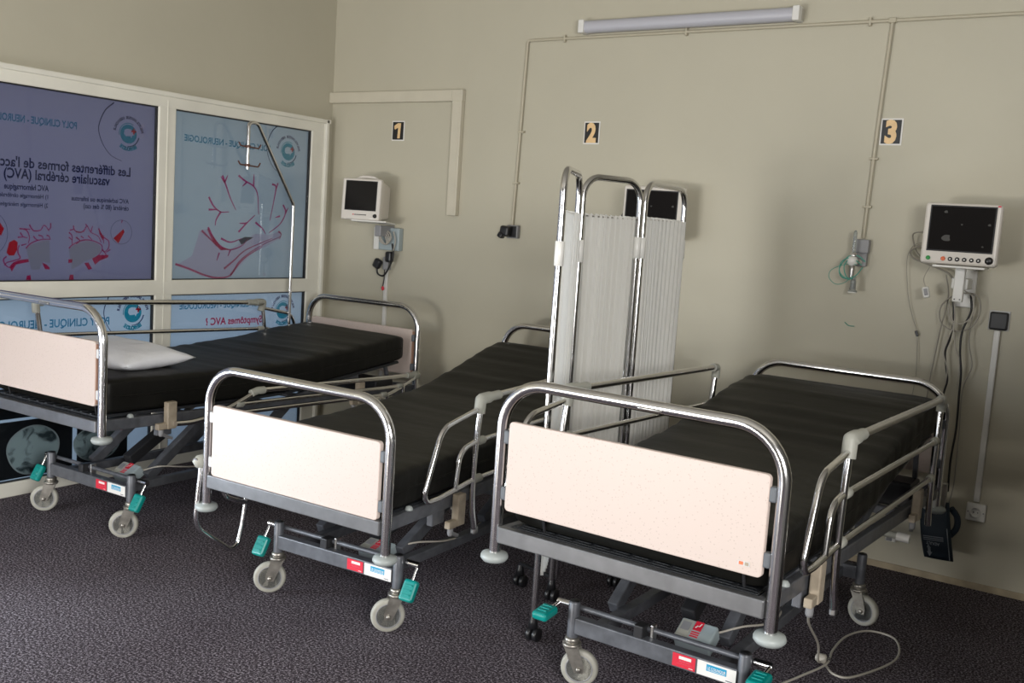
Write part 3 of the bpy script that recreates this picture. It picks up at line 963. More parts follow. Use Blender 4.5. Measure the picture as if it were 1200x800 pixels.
# ---- monitor 1 (deep box)
root = empty('patient_monitor', (0.56, 0, 1.33), 'deep boxy white patient monitor on a bracket below plate 1', 'patient monitor', group='wall patient monitors')
yaw1 = math.radians(17)
R1 = rot_z(yaw1) @ rot_x(math.radians(-4))
c1 = Vector((0.515, -0.245, 1.652))     # centre of the front face
a = MB()
W1, H1, D1 = 0.268, 0.262, 0.19
fr = [(-W1 / 2, 0, -H1 / 2), (W1 / 2, 0, -H1 / 2), (W1 / 2, 0, H1 / 2), (-W1 / 2, 0, H1 / 2)]
a.box(c1 + R1 @ Vector((0, 0.022, 0)), (W1, 0.045, H1), 'cream_plastic', R1, bev=0.013, seg=4)


def taper(p):
    return c1 + R1 @ Vector((p.x * (1 - 0.9 * max(0, p.y - 0.05)), p.y, p.z * (1 - 1.1 * max(0, p.y - 0.05)) - 0.0))


a.box((0, 0.125, 0.0), (W1 - 0.012, 0.175, H1 - 0.012), 'cream_plastic', bev=0.018, seg=3, fn=taper)
a.tube(smooth_path([c1 + R1 @ Vector((-0.06, 0.05, 0.128)), c1 + R1 @ Vector((-0.02, 0.05, 0.145)), c1 + R1 @ Vector((0.05, 0.05, 0.145)), c1 + R1 @ Vector((0.09, 0.05, 0.128))], 5), 0.010, 'cream_plastic', n=8)
world_part(a, 'casing', root)
a = MB()
a.box(c1 + R1 @ Vector((0.0, -0.0005, 0.022)), (0.218, 0.004, 0.188), 'black', R1, bev=0.0015)
a.box(c1 + R1 @ Vector((0.0, -0.0025, 0.022)), (0.210, 0.002, 0.180), 'screen', R1)
world_part(a, 'display', root)
for i in range(7):
    a = MB(); a.box(c1 + R1 @ Vector((-0.045 + i * 0.014, -0.001, -0.098)), (0.010, 0.005, 0.006), 'red' if i == 0 else 'black', R1, bev=0.001); world_part(a, 'button', root)
a = MB(); a.lathe([(0.013, 0), (0.011, 0.010), (0, 0.011)], 'black', c1 + R1 @ Vector((0.105, 0, -0.102)), R1 @ Vector((0, -1, 0)), n=16); world_part(a, 'dial', root)
a = MB(); a.box((0.56, -0.165, 1.512), (0.24, 0.16, 0.010), 'white', R1, bev=0.003); world_part(a, 'tray', root)
a = MB(); a.box((0.575, -0.07, 1.46), (0.05, 0.14, 0.07), 'grey_plastic', bev=0.006)
a.box((0.577, -0.022, 1.41), (0.195, 0.044, 0.145), 'box_grey', bev=0.006)
a.box((0.487, -0.047, 1.41), (0.042, 0.006, 0.145), 'white', bev=0.002)
world_part(a, 'wall_bracket', root)
a = MB()
for k in range(4):
    pts = [(0.58 + 0.05 * math.cos(t_ + k) * (1 - 0.12 * k), -0.07 - 0.006 * k, 1.42 + 0.045 * math.sin(t_ + k * 0.7)) for t_ in [2 * math.pi * i / 20 for i in range(20)]]
    a.tube(pts, 0.004, 'cable_pale', n=6, closed=True)
a.tube(smooth_path([(0.64, -0.06, 1.46), (0.66, -0.06, 1.40), (0.64, -0.055, 1.33)], 5), 0.004, 'cable_pale', n=6)
world_part(a, 'cable_coil', root)

root = empty('mains_plug', (0.55, 0, 1.20), 'white socket with black plug and looped black cord below the boxy monitor', 'plug')
a = MB(); a.box((0.563, -0.018, 1.25), (0.045, 0.036, 0.085), 'grey_plastic', bev=0.005); world_part(a, 'socket_box', root)
a = MB(); a.box((0.51, -0.05, 1.245), (0.055, 0.04, 0.065), 'black', rot_y(0.5), bev=0.014)
world_part(a, 'plug', root)
a = MB()
a.box((0.608, -0.05, 1.295), (0.05, 0.04, 0.07), 'black', bev=0.012)
world_part(a, 'plug', root)
a = MB(); a.tube(smooth_path([(0.626, -0.05, 1.382), (0.645, -0.055, 1.308), (0.612, -0.05, 1.232), (0.567, -0.05, 1.172), (0.516, -0.05, 1.180), (0.505, -0.05, 1.225)], 6), 0.006, 'cable_dark', n=8); world_part(a, 'cord', root)
a = MB(); a.tube(smooth_path([(0.555, -0.03, 1.21), (0.56, -0.035, 1.15), (0.552, -0.035, 1.10)], 5), 0.004, 'cable_dark', n=8)
a.lathe([(0.006, -0.012), (0.011, 0), (0.006, 0.014), (0, 0.016)], 'red', (0.552, -0.035, 1.085), (0, 0, 1), n=12); world_part(a, 'red_tip', root)

# ---- oxygen outlet with flowmeter, humidifier and coiled mask tubing
root = empty('oxygen_outlet', (3.56, 0, 1.34), 'oxygen flowmeter with humidifier cup and coiled green tubing on the wall', 'oxygen flowmeter')
a = MB(); a.box((3.575, -0.022, 1.560), (0.068, 0.044, 0.066), 'grey_plastic', bev=0.004)
a.box((3.577, -0.018, 1.500), (0.052, 0.034, 0.075), 'grey_plastic', bev=0.004); world_part(a, 'outlet_box', root)
a = MB(); a.lathe([(0.007, 0), (0.009, 0.01), (0.009, 0.095), (0.005, 0.105), (0, 0.107)], 'clear', (3.553, -0.085, 1.527), n=16)
a.lathe([(0.018, 0), (0.018, 0.012), (0.009, 0.016), (0, 0.016)], 'chrome', (3.553, -0.085, 1.512), n=16); world_part(a, 'flowmeter', root)
a = MB(); a.lathe([(0.010, 0), (0.024, 0.010), (0.026, 0.03), (0.018, 0.045), (0, 0.047)], 'white', (3.551, -0.085, 1.462), n=18)
a.lathe([(0.011, 0), (0.013, 0.04), (0.013, 0.06), (0.0, 0.062)], 'chrome_dull', (3.553, -0.085, 1.405), n=16)
a.tube(smooth_path([(3.582, -0.03, 1.48), (3.575, -0.07, 1.487), (3.555, -0.085, 1.487)], 5), 0.011, 'chrome', n=10); world_part(a, 'valve', root)
a = MB(); a.lathe([(0.021, 0), (0.021, 0.004), (0.015, 0.010), (0.013, 0.06), (0.010, 0.075), (0, 0.076)], 'clear', (3.566, -0.085, 1.338), n=18)
a.lathe([(0.008, 0), (0.009, 0.03), (0.005, 0.05), (0, 0.05)], 'chrome_dull', (3.566, -0.085, 1.350), n=12)
a.lathe([(0.0225, 0), (0.0225, 0.005), (0, 0.005)], 'white', (3.566, -0.085, 1.334), n=18); world_part(a, 'humidifier_cup', root)
a = MB()
a.tube(smooth_path([(3.614, -0.09, 1.486), (3.575, -0.09, 1.513), (3.533, -0.09, 1.507), (3.496, -0.09, 1.452), (3.506, -0.09, 1.409), (3.550, -0.09, 1.395)], 7), 0.0028, 'green_tube', n=8)
a.tube(smooth_path([(3.579, -0.10, 1.471), (3.519, -0.10, 1.466), (3.460, -0.10, 1.437), (3.452, -0.10, 1.399), (3.486, -0.10, 1.370), (3.528, -0.10, 1.380), (3.561, -0.10, 1.414)], 7), 0.0016, 'green_tube', n=8)
a.tube(smooth_path([(3.600, -0.095, 1.47), (3.55, -0.10, 1.50), (3.505, -0.10, 1.48), (3.50, -0.10, 1.43), (3.54, -0.10, 1.40), (3.58, -0.10, 1.42), (3.605, -0.095, 1.46)], 7), 0.0025, 'green_tube', n=8)
a.tube(smooth_path([(3.54, -0.10, 1.50), (3.52, -0.105, 1.46), (3.535, -0.105, 1.41), (3.565, -0.10, 1.40)], 7), 0.0025, 'green_tube', n=8)
world_part(a, 'tubing', root)
a = MB(); a.tube(smooth_path([(3.523, -0.004, 1.183), (3.545, -0.006, 1.168), (3.572, -0.004, 1.168)], 6), 0.002, 'green_tube', n=8)
thing(a, 'tubing_scrap', 'short curved scrap of thin green tubing on the wall above the bed', 'tubing')

# ---- cables hanging from monitor 3
def cable(name, pts, r, m, label, cat='cable', group=None, n=6):
    a = MB(); a.tube(smooth_path(pts, n), r, m, n=8)
    return a


root = empty('monitor_leads', (3.97, -0.04, 0.9), 'bundle of grey and black leads hanging below the large flat monitor', 'cables')
LEADS = [
    ([(3.905, -0.16, 1.638), (3.86, -0.14, 1.642), (3.815, -0.08, 1.631), (3.811, -0.04, 1.597), (3.83, -0.05, 1.555), (3.87, -0.10, 1.52)], 0.0035, 'cable_grey'),
    ([(3.905, -0.17, 1.594), (3.85, -0.12, 1.590), (3.805, -0.04, 1.566), (3.789, -0.03, 1.499), (3.813, -0.02, 1.331), (3.847, -0.015, 1.225), (3.868, -0.015, 1.166), (3.882, -0.02, 1.033), (3.884, -0.02, 0.954), (3.876, -0.02, 0.85)], 0.0016, 'cable_grey'),
    ([(3.905, -0.16, 1.569), (3.85, -0.11, 1.575), (3.801, -0.04, 1.548), (3.821, -0.04, 1.519), (3.892, -0.05, 1.495), (3.974, -0.05, 1.465), (4.005, -0.04, 1.432)], 0.0045, 'cable_grey'),
    ([(4.012, -0.05, 1.36), (4.026, -0.05, 1.244), (4.018, -0.04, 1.159), (4.005, -0.04, 1.098), (4.016, -0.04, 1.027), (4.028, -0.04, 0.968), (4.020, -0.04, 0.912), (4.01, -0.04, 0.82)], 0.0045, 'cable_dark'),
    ([(4.018, -0.06, 1.36), (4.033, -0.06, 1.244), (4.010, -0.05, 1.150), (4.000, -0.05, 1.090), (4.024, -0.05, 1.020), (4.022, -0.05, 0.95)], 0.003, 'cable_pale'),
    ([(4.085, -0.05, 1.38), (4.096, -0.05, 1.30), (4.069, -0.05, 1.201), (4.070, -0.05, 1.106), (4.084, -0.05, 1.012), (4.087, -0.05, 0.916), (4.092, -0.05, 0.75), (4.084, -0.05, 0.60), (4.09, -0.06, 0.45)], 0.005, 'cable_dark'),
    ([(3.970, -0.04, 1.453), (3.988, -0.04, 1.383), (3.989, -0.04, 1.324), (3.970, -0.03, 1.190), (3.960, -0.03, 1.080), (3.950, -0.03, 0.957), (3.945, -0.03, 0.85)], 0.003, 'cable_grey'),
    ([(4.050, -0.06, 1.377), (4.115, -0.06, 1.371), (4.134, -0.05, 1.303), (4.109, -0.05, 1.229), (4.047, -0.05, 1.199), (3.977, -0.05, 1.227), (3.964, -0.05, 1.297), (3.998, -0.06, 1.348), (4.04, -0.06, 1.37)], 0.0035, 'cable_grey'),
    ([(4.060, -0.07, 1.39), (4.10, -0.07, 1.36), (4.105, -0.06, 1.28), (4.06, -0.06, 1.235), (4.01, -0.06, 1.26), (4.0, -0.06, 1.33), (4.03, -0.06, 1.22), (4.049, -0.06, 1.127), (4.073, -0.05, 1.058), (4.075, -0.05, 0.93)], 0.0028, 'cable_pale'),
    ([(4.104, -0.05, 1.276), (4.101, -0.04, 1.157), (4.125, -0.04, 1.042), (4.098, -0.04, 0.930), (4.105, -0.04, 0.70), (4.11, -0.05, 0.5), (4.10, -0.06, 0.40)], 0.0028, 'cable_grey'),
]
for pts, r, m in LEADS:
    a = MB(); a.tube(smooth_path(pts, 6), r, m, n=8); world_part(a, 'lead', root)
a = MB(); a.box((3.866, -0.015, 1.166), (0.012, 0.012, 0.028), 'black', rot_y(-0.4), bev=0.003); world_part(a, 'connector', root)

root = empty('finger_sensor', (3.905, -0.1, 1.335), 'small pale finger sensor dangling on its thin lead left of the large monitor', 'finger sensor')
a = MB(); a.box((3.905, -0.11, 1.368), (0.030, 0.022, 0.052), 'white', rot_y(-0.25), bev=0.007)
a.box((3.906, -0.123, 1.370), (0.016, 0.004, 0.032), 'grey_plastic', rot_y(-0.25), bev=0.002); world_part(a, 'clip', root)
a = MB(); a.tube(smooth_path([(3.925, -0.19, 1.49), (3.893, -0.13, 1.433), (3.899, -0.11, 1.394)], 6), 0.0018, 'cable_pale', n=8); world_part(a, 'lead', root)

# ------------------------------------------------------------------ hospital beds
def lerp_profile(P, b):
    if b <= P[0][0]:
        return P[0][1]
    for (b0, z0), (b1, z1) in zip(P, P[1:]):
        if b <= b1:
            t = (b - b0) / (b1 - b0)
            return z0 + (z1 - z0) * t
    return P[-1][1]


BEDS = {
    1: dict(bz=0.053, x=0.6623, y=-2.4711, r=0.0261, h=0.5243, p=-0.0304, q=0.0, base=(0.01, 0.257), pz=-0.012,
            label='hospital bed with the white pillow, beside the glazed posters', trail=((-0.021, -0.021), (-0.021, -0.021)),
            prof=[(0.03, 0.252), (0.8, 0.258), (1.15, 0.272), (1.5, 0.312), (2.13, 0.395)], clamp='clamp_light', pedal='down'),
    2: dict(bz=0.108, x=2.2131, y=-2.4135, r=0.0419, h=0.3624, p=0.0281, q=-0.0081, base=(0.05, 0.208), pz=-0.018,
            label='lowest hospital bed, between the pillow bed and the folding screen', trail=((-0.021, -0.021), (-0.021, -0.021)),
            prof=[(0.05, 0.285), (0.8, 0.288), (1.25, 0.305), (1.5, 0.35), (1.97, 0.463), (2.05, 0.475)], clamp='clamp', pedal='down'),
    3: dict(bz=0.075, x=3.6206, y=-2.4745, r=-0.0144, h=0.5118, p=-0.0434, q=-0.0051, base=(-0.035, 0.343), pz=0.004,
            label='hospital bed nearest the low white mains socket, both side guards raised', trail=((0.030, 0.012), (-0.02, 0.03)),
            prof=[(0.05, 0.262), (0.8, 0.283), (1.1, 0.319), (1.34, 0.372), (1.58, 0.432), (1.83, 0.486), (2.1, 0.505)], clamp='clamp', pedal='level'),
}
L = 2.19
WP = 0.90
TR = 0.0185


def make_hoop(fz, y, name, parent, chrome='chrome', dx=0.0):
    pts = fillet([(dx - WP / 2, y, 0.0), (dx - WP / 2, y, 0.558), (dx + WP / 2, y, 0.558), (dx + WP / 2, y, 0.0)], 0.145, 10)
    a = MB(); a.tube([fz(*p) for p in pts], TR, chrome, n=18)
    a.build(name, parent)
    for s in (-1, 1):
        c = fz(dx + s * WP / 2, y, 0)
        a = MB()
        a.lathe([(0.020, 0.012), (0.041, 0.008), (0.044, 0.0), (0.044, -0.006), (0.036, -0.016), (0.014, -0.018), (0.010, -0.024), (0, -0.024)], 'bumper', c, n=28)
        a.build('bumper', parent)


def make_panel(fz, y, name, parent, pz, clampm, edge, sign, plate=False):
    w, z0, z1, t = 0.832, 0.151 + pz, 0.433 + pz, 0.020
    # rounded-corner outline
    r = 0.014
    ol = []
    for cx_, cz_, a0 in ((w / 2 - r, z1 - r, 0), (-w / 2 + r, z1 - r, 90), (-w / 2 + r, z0 + r, 180), (w / 2 - r, z0 + r, 270)):
        for k in range(6):
            a_ = math.radians(a0 + 90 * k / 5)
            ol.append((cx_ + r * math.cos(a_), cz_ + r * math.sin(a_)))
    a = MB()
    a.prism(ol, y - t / 2, y + t / 2, 'panel', lambda u, v, w_: fz(u, w_, v))
    o = a.build(name, parent)
    bv = o.modifiers.new('edge', 'BEVEL')
    bv.width = 0.003
    bv.segments = 2
    bv.limit_method = 'ANGLE'
    if edge:
        a = MB()
        a.prism([(w / 2, z0 + 0.012), (w / 2 + 0.0065, z0 + 0.012), (w / 2 + 0.0065, z1 - 0.012), (w / 2, z1 - 0.012)], y - t / 2 + 0.001, y + t / 2 - 0.001, 'panel_edge', lambda u, v, w_: fz(u, w_, v))
        e = a.build('edging', o)
    if plate:
        a = MB()
        a.box(fz(0.365, y - t / 2 - 0.0008, z0 + 0.030), (0.034, 0.0016, 0.013), 'clamp_light', bev=0.0005)
        a.box(fz(0.358, y - t / 2 - 0.0018, z0 + 0.030), (0.012, 0.0012, 0.009), 'orange')
        a.box(fz(0.374, y - t / 2 - 0.0018, z0 + 0.030), (0.010, 0.0012, 0.009), 'block')
        a.build('maker_plate', o)
    for s in (-1, 1):
        for zc in (z0 + 0.052, z1 - 0.052):
            a = MB()
            a.box(fz(s * (w / 2 + 0.009), y + 0.004 * sign, zc), (0.020, 0.026, 0.042), clampm if s > 0 or not (pz < -0.015) else 'clamp_light', bev=0.005)
            a.build('panel_clamp', parent)


def make_guard(parent, fz, side, b_near, b_far, phi=0.0, flip=False, slope=0.0, a_pos=0.485, zoff=0.0, folded=False):
    """tubular side guard; loops stand outside the 'near' upright.
    flip: the loops point to the head.  phi: folding angle in degrees."""
    sg = -1 if flip else 1          # +1: loops towards the foot
    ph = math.radians(phi) * sg
    c, s_ = math.cos(ph), math.sin(ph)

    def G(bp, zp, u, w, off=0.0):
        u = u * sg
        return fz(side * (a_pos + off), bp + u * c - w * s_, zp + u * s_ + w * c)
    zn, zf = 0.015 + zoff, 0.015 + slope + zoff
    root = bpy.data.objects.new('side_guard', None)
    COL.objects.link(root)
    root.parent = parent
    N = lambda u, w, off=0.0: G(b_near, zn, u, w, off)
    Fp = lambda u, w, off=0.0: G(b_far, zf, u, w, off)
    a = MB()
    a.tube(smooth_path([N(0.030, -0.03), N(0.008, 0.06), N(0.0, 0.17), N(0.008, 0.32), N(0.030, 0.475)], 5), 0.0125, 'chrome', n=12)
    a.box(N(0.034, -0.038), (0.02, 0.03, 0.03), 'chrome_dull', bev=0.006)
    a.build('upright', root)
    a = MB(); a.tube(smooth_path([Fp(0.030, -0.03), Fp(0.008, 0.06), Fp(0.0, 0.17), Fp(0.008, 0.32), Fp(0.030, 0.475)], 5), 0.0125, 'chrome', n=12)
    a.build('upright', root)
    # nested end loops
    a = MB()
    a.tube(fillet([N(0.028, 0.452), N(-0.225, 0.412), N(-0.335, 0.150), N(-0.22, 0.150), N(0.002, 0.172)], [0, 0.09, 0.05, 0.2, 0], 8), 0.0105, 'chrome', n=12)
    a.build('end_loop', root)
    a = MB()
    a.tube(fillet([N(0.016, 0.325), N(-0.100, 0.305), N(-0.122, 0.155)], 0.07, 8), 0.0105, 'chrome', n=12)
    a.build('end_loop', root)
    d0 = Vector(Fp(0.03, 0.475)) - Vector(N(0.03, 0.475))
    d = d0.normalized()
    for w, r in ((0.487, 0.0135), (0.322, 0.0105), (0.172, 0.0105)):
        u = {0.487: 0.03, 0.322: 0.008, 0.172: 0.0}[w]
        p0, p1 = Vector(N(u, w)), Vector(Fp(u, w))
        a = MB(); a.tube([p0, p1], r, 'chrome', n=12); a.build('rail', root)
        a = MB()
        if w > 0.4:
            a.tube(fillet([p0 - d * 0.012 * sg + (Vector(N(0, w - 0.055)) - Vector(N(0, w))), p0 - d * 0.006, p0 + d * 0.055], 0.004, 2), 0.0225, 'grip', n=12)
            a.tube([p0 + d * 0.05, p0 + d * 0.125], 0.0185, 'grip', n=12)
            a.build('elbow', root)
            a = MB()
            a.tube(fillet([p1 + (Vector(N(0, w - 0.050)) - Vector(N(0, w))), p1 + d * 0.006, p1 - d * 0.035], 0.012, 4), 0.0190, 'grip', n=12)
            a.build('elbow', root)
        else:
            for q, e in ((p0, d), (p1, -d)):
                a = MB(); a.tube([q + e * 0.006, q + e * 0.012, q + e * 0.050, q + e * 0.056], [0.013, 0.0165, 0.0165, 0.013], 'grip', n=12)
                a.build('sleeve', root)
    # clamp blocks under the pivots
    for bp, zz in ((b_near, zn), (b_far, zf)):
        a = MB()
        a.box(fz(side * 0.458, bp - 0.045, zz + 0.060), (0.032, 0.052, 0.125), 'block', bev=0.005)
        a.box(fz(side * 0.458, bp - 0.095, zz + 0.012), (0.026, 0.050, 0.030), 'block', bev=0.004)
        a.build('guard_clamp', parent)
        a = MB()
        a.lathe([(0.012, 0), (0.012, -0.022), (0.008, -0.03), (0, -0.03)], 'grey_plastic', fz(side * 0.458, bp - 0.095, zz - 0.004), n=14)
        a.bar(fz(side * 0.458, bp - 0.095, zz - 0.022), fz(side * 0.44, bp - 0.02, zz - 0.055), 0.016, 0.014, 'grey_plastic')
        a.build('clamp_handle', parent)
    return root


def make_caster(parent, a_, b_, trail, wheel_only_ref=None):
    t = Vector((trail[0], trail[1], 0))
    fwd = t.normalized()
    ax = Vector((-fwd.y, fwd.x, 0))
    R = 0.065
    st = Vector((a_, b_, 0))
    hubc = st + t + Vector((0, 0, R))
    a = MB()
    a.lathe([(0.021, 0.150), (0.026, 0.158), (0.026, 0.166), (0.021, 0.172), (0.018, 0.172)], 'zinc', st, n=18)
    a.lathe([(0.030, 0.138), (0.033, 0.143), (0.033, 0.150), (0.0, 0.150)], 'zinc', st, n=18)
    for s in (-1, 1):
        o = ax * (0.0215 * s)
        p = [st + o + Vector((0, 0, 0.145)) + fwd * 0.026, st + o + Vector((0, 0, 0.145)) - fwd * 0.026, hubc + o - fwd * 0.015 - Vector((0, 0, 0.012)), hubc + o + fwd * 0.015 - Vector((0, 0, 0.012)), hubc + o + fwd * 0.018 + Vector((0, 0, 0.01))]
        off = ax * (0.0025 * s)
        n = len(p)
        a.add([q for q in p] + [q + off for q in p], [tuple(range(n)), tuple(range(2 * n - 1, n - 1, -1))] + [(i, (i + 1) % n, (i + 1) % n + n, i + n) for i in range(n)], 'zinc')
        a.lathe([(0.009, 0), (0.009, 0.006), (0.004, 0.008), (0, 0.008)], 'zinc', hubc + ax * (0.0235 * s), ax * s, n=10)
    a.box(st + Vector((0, 0, 0.140)), (0.052, 0.048, 0.006), 'zinc', Matrix((fwd, ax, Vector((0, 0, 1)))).transposed(), bev=0.002)
    cs = a.build('caster', parent)
    w = MB()
    w.lathe([(0.046, -0.0145), (0.058, -0.0145), (0.063, -0.011), (0.065, -0.004), (0.065, 0.004), (0.063, 0.011), (0.058, 0.0145), (0.046, 0.0145)], 'tyre', hubc, ax, n=36)
    w.lathe([(0.0, -0.012), (0.012, -0.016), (0.016, -0.010), (0.040, -0.008), (0.046, -0.0145)], 'hub', hubc, ax, n=36)
    w.lathe([(0.046, 0.0145), (0.040, 0.008), (0.016, 0.010), (0.012, 0.016), (0.0, 0.012)], 'hub', hubc, ax, n=36)
    for s in (-1, 1):
        w.lathe([(0.043, 0.0135 * s), (0.044, 0.0150 * s), (0.048, 0.0150 * s), (0.048, 0.014 * s)], 'grey_plastic', hubc, ax, n=36)
    w.build('wheel', cs)
    return cs


def base_text(mb, body, size, m, a0, b0, z0, align, width=None):
    mb.text(body, size, m, lambda gx, gy: Vector((a0 + gx, b0, z0 + gy)), align=align, bold=0.0002, width=width)


def make_bed(i):
    B = BEDS[i]
    root = empty('hospital_bed', (B['x'], B['y'], 0), B['label'], 'hospital bed', rz=B['r'], group='hospital beds')
    h, p, q = B['h'], B['p'], B['q']

    def fz(a, b, z):
        return Vector((a, b, z + h + p * b + q * a))
    # --- end hoops and boards
    make_hoop(fz, 0.0, 'end_hoop', root)
    if i != 2:
        a = MB(); a.tube([fz(0.02, -0.017, 0.552), fz(0.025, -0.0195, 0.552), fz(0.085, -0.0195, 0.552), fz(0.09, -0.017, 0.552)], 0.0045, 'chrome_dull', n=8)
        a.build('hoop_catch', root)
    make_hoop(fz, L, 'end_hoop', root, dx=-0.02 if i == 3 else 0.0)
    make_panel(fz, -0.004, 'foot_board', root, B['pz'], B['clamp'], i == 1, 1, plate=(i == 3))
    make_panel(fz, L - 0.004, 'head_board', root, B['pz'], 'clamp', True, -1)
    # --- upper frame
    bz = B['bz']
    a = MB(); a.bar(fz(-0.432, -0.006, bz), fz(0.432, -0.006, bz), 0.030, 0.052, 'beam_steel', 0.004)
    a.build('cross_beam', root)
    a = MB(); a.bar(fz(-0.432, L, bz), fz(0.432, L, bz), 0.030, 0.052, 'grey_paint', 0.004)
    a.build('cross_beam', root)
    for s in (-1, 1):
        a = MB()
        a.bar(fz(s * 0.420, 0.012, bz), fz(s * 0.420, L - 0.018, bz), 0.030, 0.050, 'grey_paint', 0.004)
        a.bar(fz(s * 0.420, 0.30, bz - 0.045), fz(s * 0.420, 0.38, bz - 0.045), 0.028, 0.06, 'grey_paint', 0.004)
        a.build('side_rail', root)
        for bb in (0.16, 0.22):
            a = MB(); a.lathe([(0.015, 0), (0.015, 0.006), (0.010, 0.014), (0, 0.016)], 'bumper', fz(s * 0.425, bb, bz + 0.025), n=14)
            if bb < 0.2:
                a.build('rail_stud', root)
            else:
                a.bm.free()
    for k, bb in enumerate((0.5, 1.05, 1.6)):
        a = MB(); a.bar(fz(-0.405, bb, bz - 0.005), fz(0.405, bb, bz - 0.005), 0.035, 0.035, 'grey_paint', 0.003)
        a.build('cross_member', root)
    # --- sleeping platform in jointed sections with long ribs
    prof = B['prof']
    th = 0.158

    def pb(b):
        return max(bz + 0.029, lerp_profile(prof, b) - th)
    secs = [(0.03, 0.62), (0.64, 1.12), (1.14, 2.08)]
    for (b0, b1) in secs:
        a = MB()
        n = 8
        for k in range(n):
            c0, c1 = b0 + (b1 - b0) * k / n, b0 + (b1 - b0) * (k + 1) / n
            a.bar(fz(0, c0, pb(c0) - 0.010), fz(0, c1, pb(c1) - 0.010), 0.80, 0.008, 'platform', 0.001)
        for x_ in [-0.39 + 0.78 * k / 12 for k in range(13)]:
            a.bar(fz(x_, b0, pb(b0) - 0.006), fz(x_, b1, pb(b1) - 0.006), 0.012, 0.010, 'platform', 0.001)
        a.build('platform_section', root)
    # support struts for the raised back section
    for s in (-1, 1):
        a = MB()
        a.bar(fz(s * 0.36, 1.15, bz), fz(s * 0.36, 1.75, pb(1.75) - 0.03), 0.022, 0.030, 'grey_paint', 0.003)
        a.bar(fz(s * 0.36, 2.05, bz), fz(s * 0.36, 2.0, pb(2.0) - 0.02), 0.020, 0.020, 'grey_paint', 0.003)
        a.build('back_support', root)
    a = MB(); a.box(fz(0, 1.98, bz + 0.01), (0.76, 0.16, 0.11), 'dark_metal', bev=0.01)  # added dark box hides bright wall showing under the back section
    a.build('dark_gap_filler', root)
    # mattress retainer wire at the foot
    a = MB(); a.tube(fillet([fz(-0.30, 0.048, bz + 0.025), fz(-0.30, 0.030, 0.165), fz(0.35, 0.030, 0.165), fz(0.35, 0.048, bz + 0.025)], 0.015, 5), 0.005, 'dark_metal', n=8)
    a.build('mattress_retainer', root)
    # ribbed tray strip behind the foot beam
    a = MB()
    for k in range(3):
        a.bar(fz(-0.40, 0.020 + k * 0.022, bz + 0.023), fz(0.40, 0.020 + k * 0.022, bz + 0.023), 0.010, 0.008, 'platform', 0.002)
    a.bar(fz(-0.40, 0.04, bz + 0.015), fz(0.40, 0.04, bz + 0.015), 0.06, 0.006, 'platform', 0.001)
    a.build('foot_tray', root)
    # --- side guards
    if i == 3:
        make_guard(root, fz, 1, 0.405, 1.69, 0, False, 0.035, a_pos=0.492)
        make_guard(root, fz, -1, 0.405, 1.70, 0, False, 0.030, a_pos=0.478)
    elif i == 2:
        make_guard(root, fz, 1, 0.485, 1.80, 0, False, 0.0)
        make_guard(root, fz, -1, 0.43, 1.74, 75, False, 0.0, zoff=0.01)
    else:
        make_guard(root, fz, -1, 1.835, 0.32, 0, True, 0.0)
        make_guard(root, fz, 1, 1.71, 0.395, 77, True, 0.0)
    # --- wheeled base
    ac, bs = B['base']
    bl = 1.30
    for e, bb in enumerate((bs, bs + bl)):
        a = MB()
        a.box((ac, bb, 0.2175), (0.58, 0.040, 0.056), 'grey_paint', bev=0.004)
        beam = a.build('base_beam', root)
        for s in (-1, 1):
            a = MB()
            a.lathe([(0.020, 0.165), (0.020, 0.292), (0.018, 0.297), (0, 0.297)], 'grey_paint', (ac + s * 0.305, bb, 0), n=20)
            a.lathe([(0.0175, 0.297), (0.0175, 0.299), (0, 0.299)], 'black', (ac + s * 0.305, bb, 0), n=20)
            a.build('caster_stem', root)
            tr = B['trail'][e] if e == 0 else ((-0.02, 0.025) if i != 3 else (0.028, -0.006))
            make_caster(root, ac + s * 0.305, bb, tr)
        if e == 0:
            # brake rod lying along the top of the beam
            a = MB()
            a.tube([(ac - 0.375, bb + 0.026, 0.268), (ac + 0.375, bb + 0.026, 0.268)], 0.0095, 'grey_paint', n=10)
            a.tube([(ac - 0.385, bb + 0.026, 0.268), (ac - 0.326, bb + 0.026, 0.268)], 0.0125, 'chrome', n=12)
            a.tube([(ac + 0.326, bb + 0.026, 0.268), (ac + 0.385, bb + 0.026, 0.268)], 0.0125, 'chrome', n=12)
            a.box((ac - 0.055, bb + 0.01, 0.262), (0.035, 0.05, 0.045), 'dark_metal', bev=0.004)
            a.box((ac - 0.02, bb + 0.03, 0.258), (0.012, 0.03, 0.055), 'chrome_dull', bev=0.003)
            a.build('brake_rod', root)
            for s in (-1, 1):
                ex = Vector((ac + s * 0.378, bb + 0.026, 0.268))
                ang = -1.05 if B['pedal'] == 'down' else -0.12
                dr = Vector((0, -math.cos(ang), math.sin(ang)))
                a = MB()
                a.tube([ex, ex + dr * 0.035, ex + dr * 0.075], 0.0065, 'chrome', n=10)
                arm = a.build('brake_pedal', root)
                a = MB()
                up = Vector((1, 0, 0)).cross(dr)
                Rm = Matrix((Vector((1, 0, 0)), dr, Vector((1, 0, 0)).cross(dr))).transposed()
                cc = ex + dr * 0.098
                a.box(cc, (0.060, 0.082, 0.030), 'teal', Rm, bev=0.011, seg=3)
                a.box(cc + Rm @ Vector((0, 0.0, 0.016)), (0.040, 0.056, 0.003), 'teal', Rm, bev=0.001)
                for k in (-1, 0, 1):
                    a.box(cc + Rm @ Vector((0, k * 0.018, -0.0165)), (0.034, 0.005, 0.004), 'teal', Rm, bev=0.001)
                    a.box(cc + Rm @ Vector((0, k * 0.018, 0.0175)), (0.034, 0.005, 0.003), 'grip', Rm, bev=0.001)
                a.build('pedal_pad', arm)
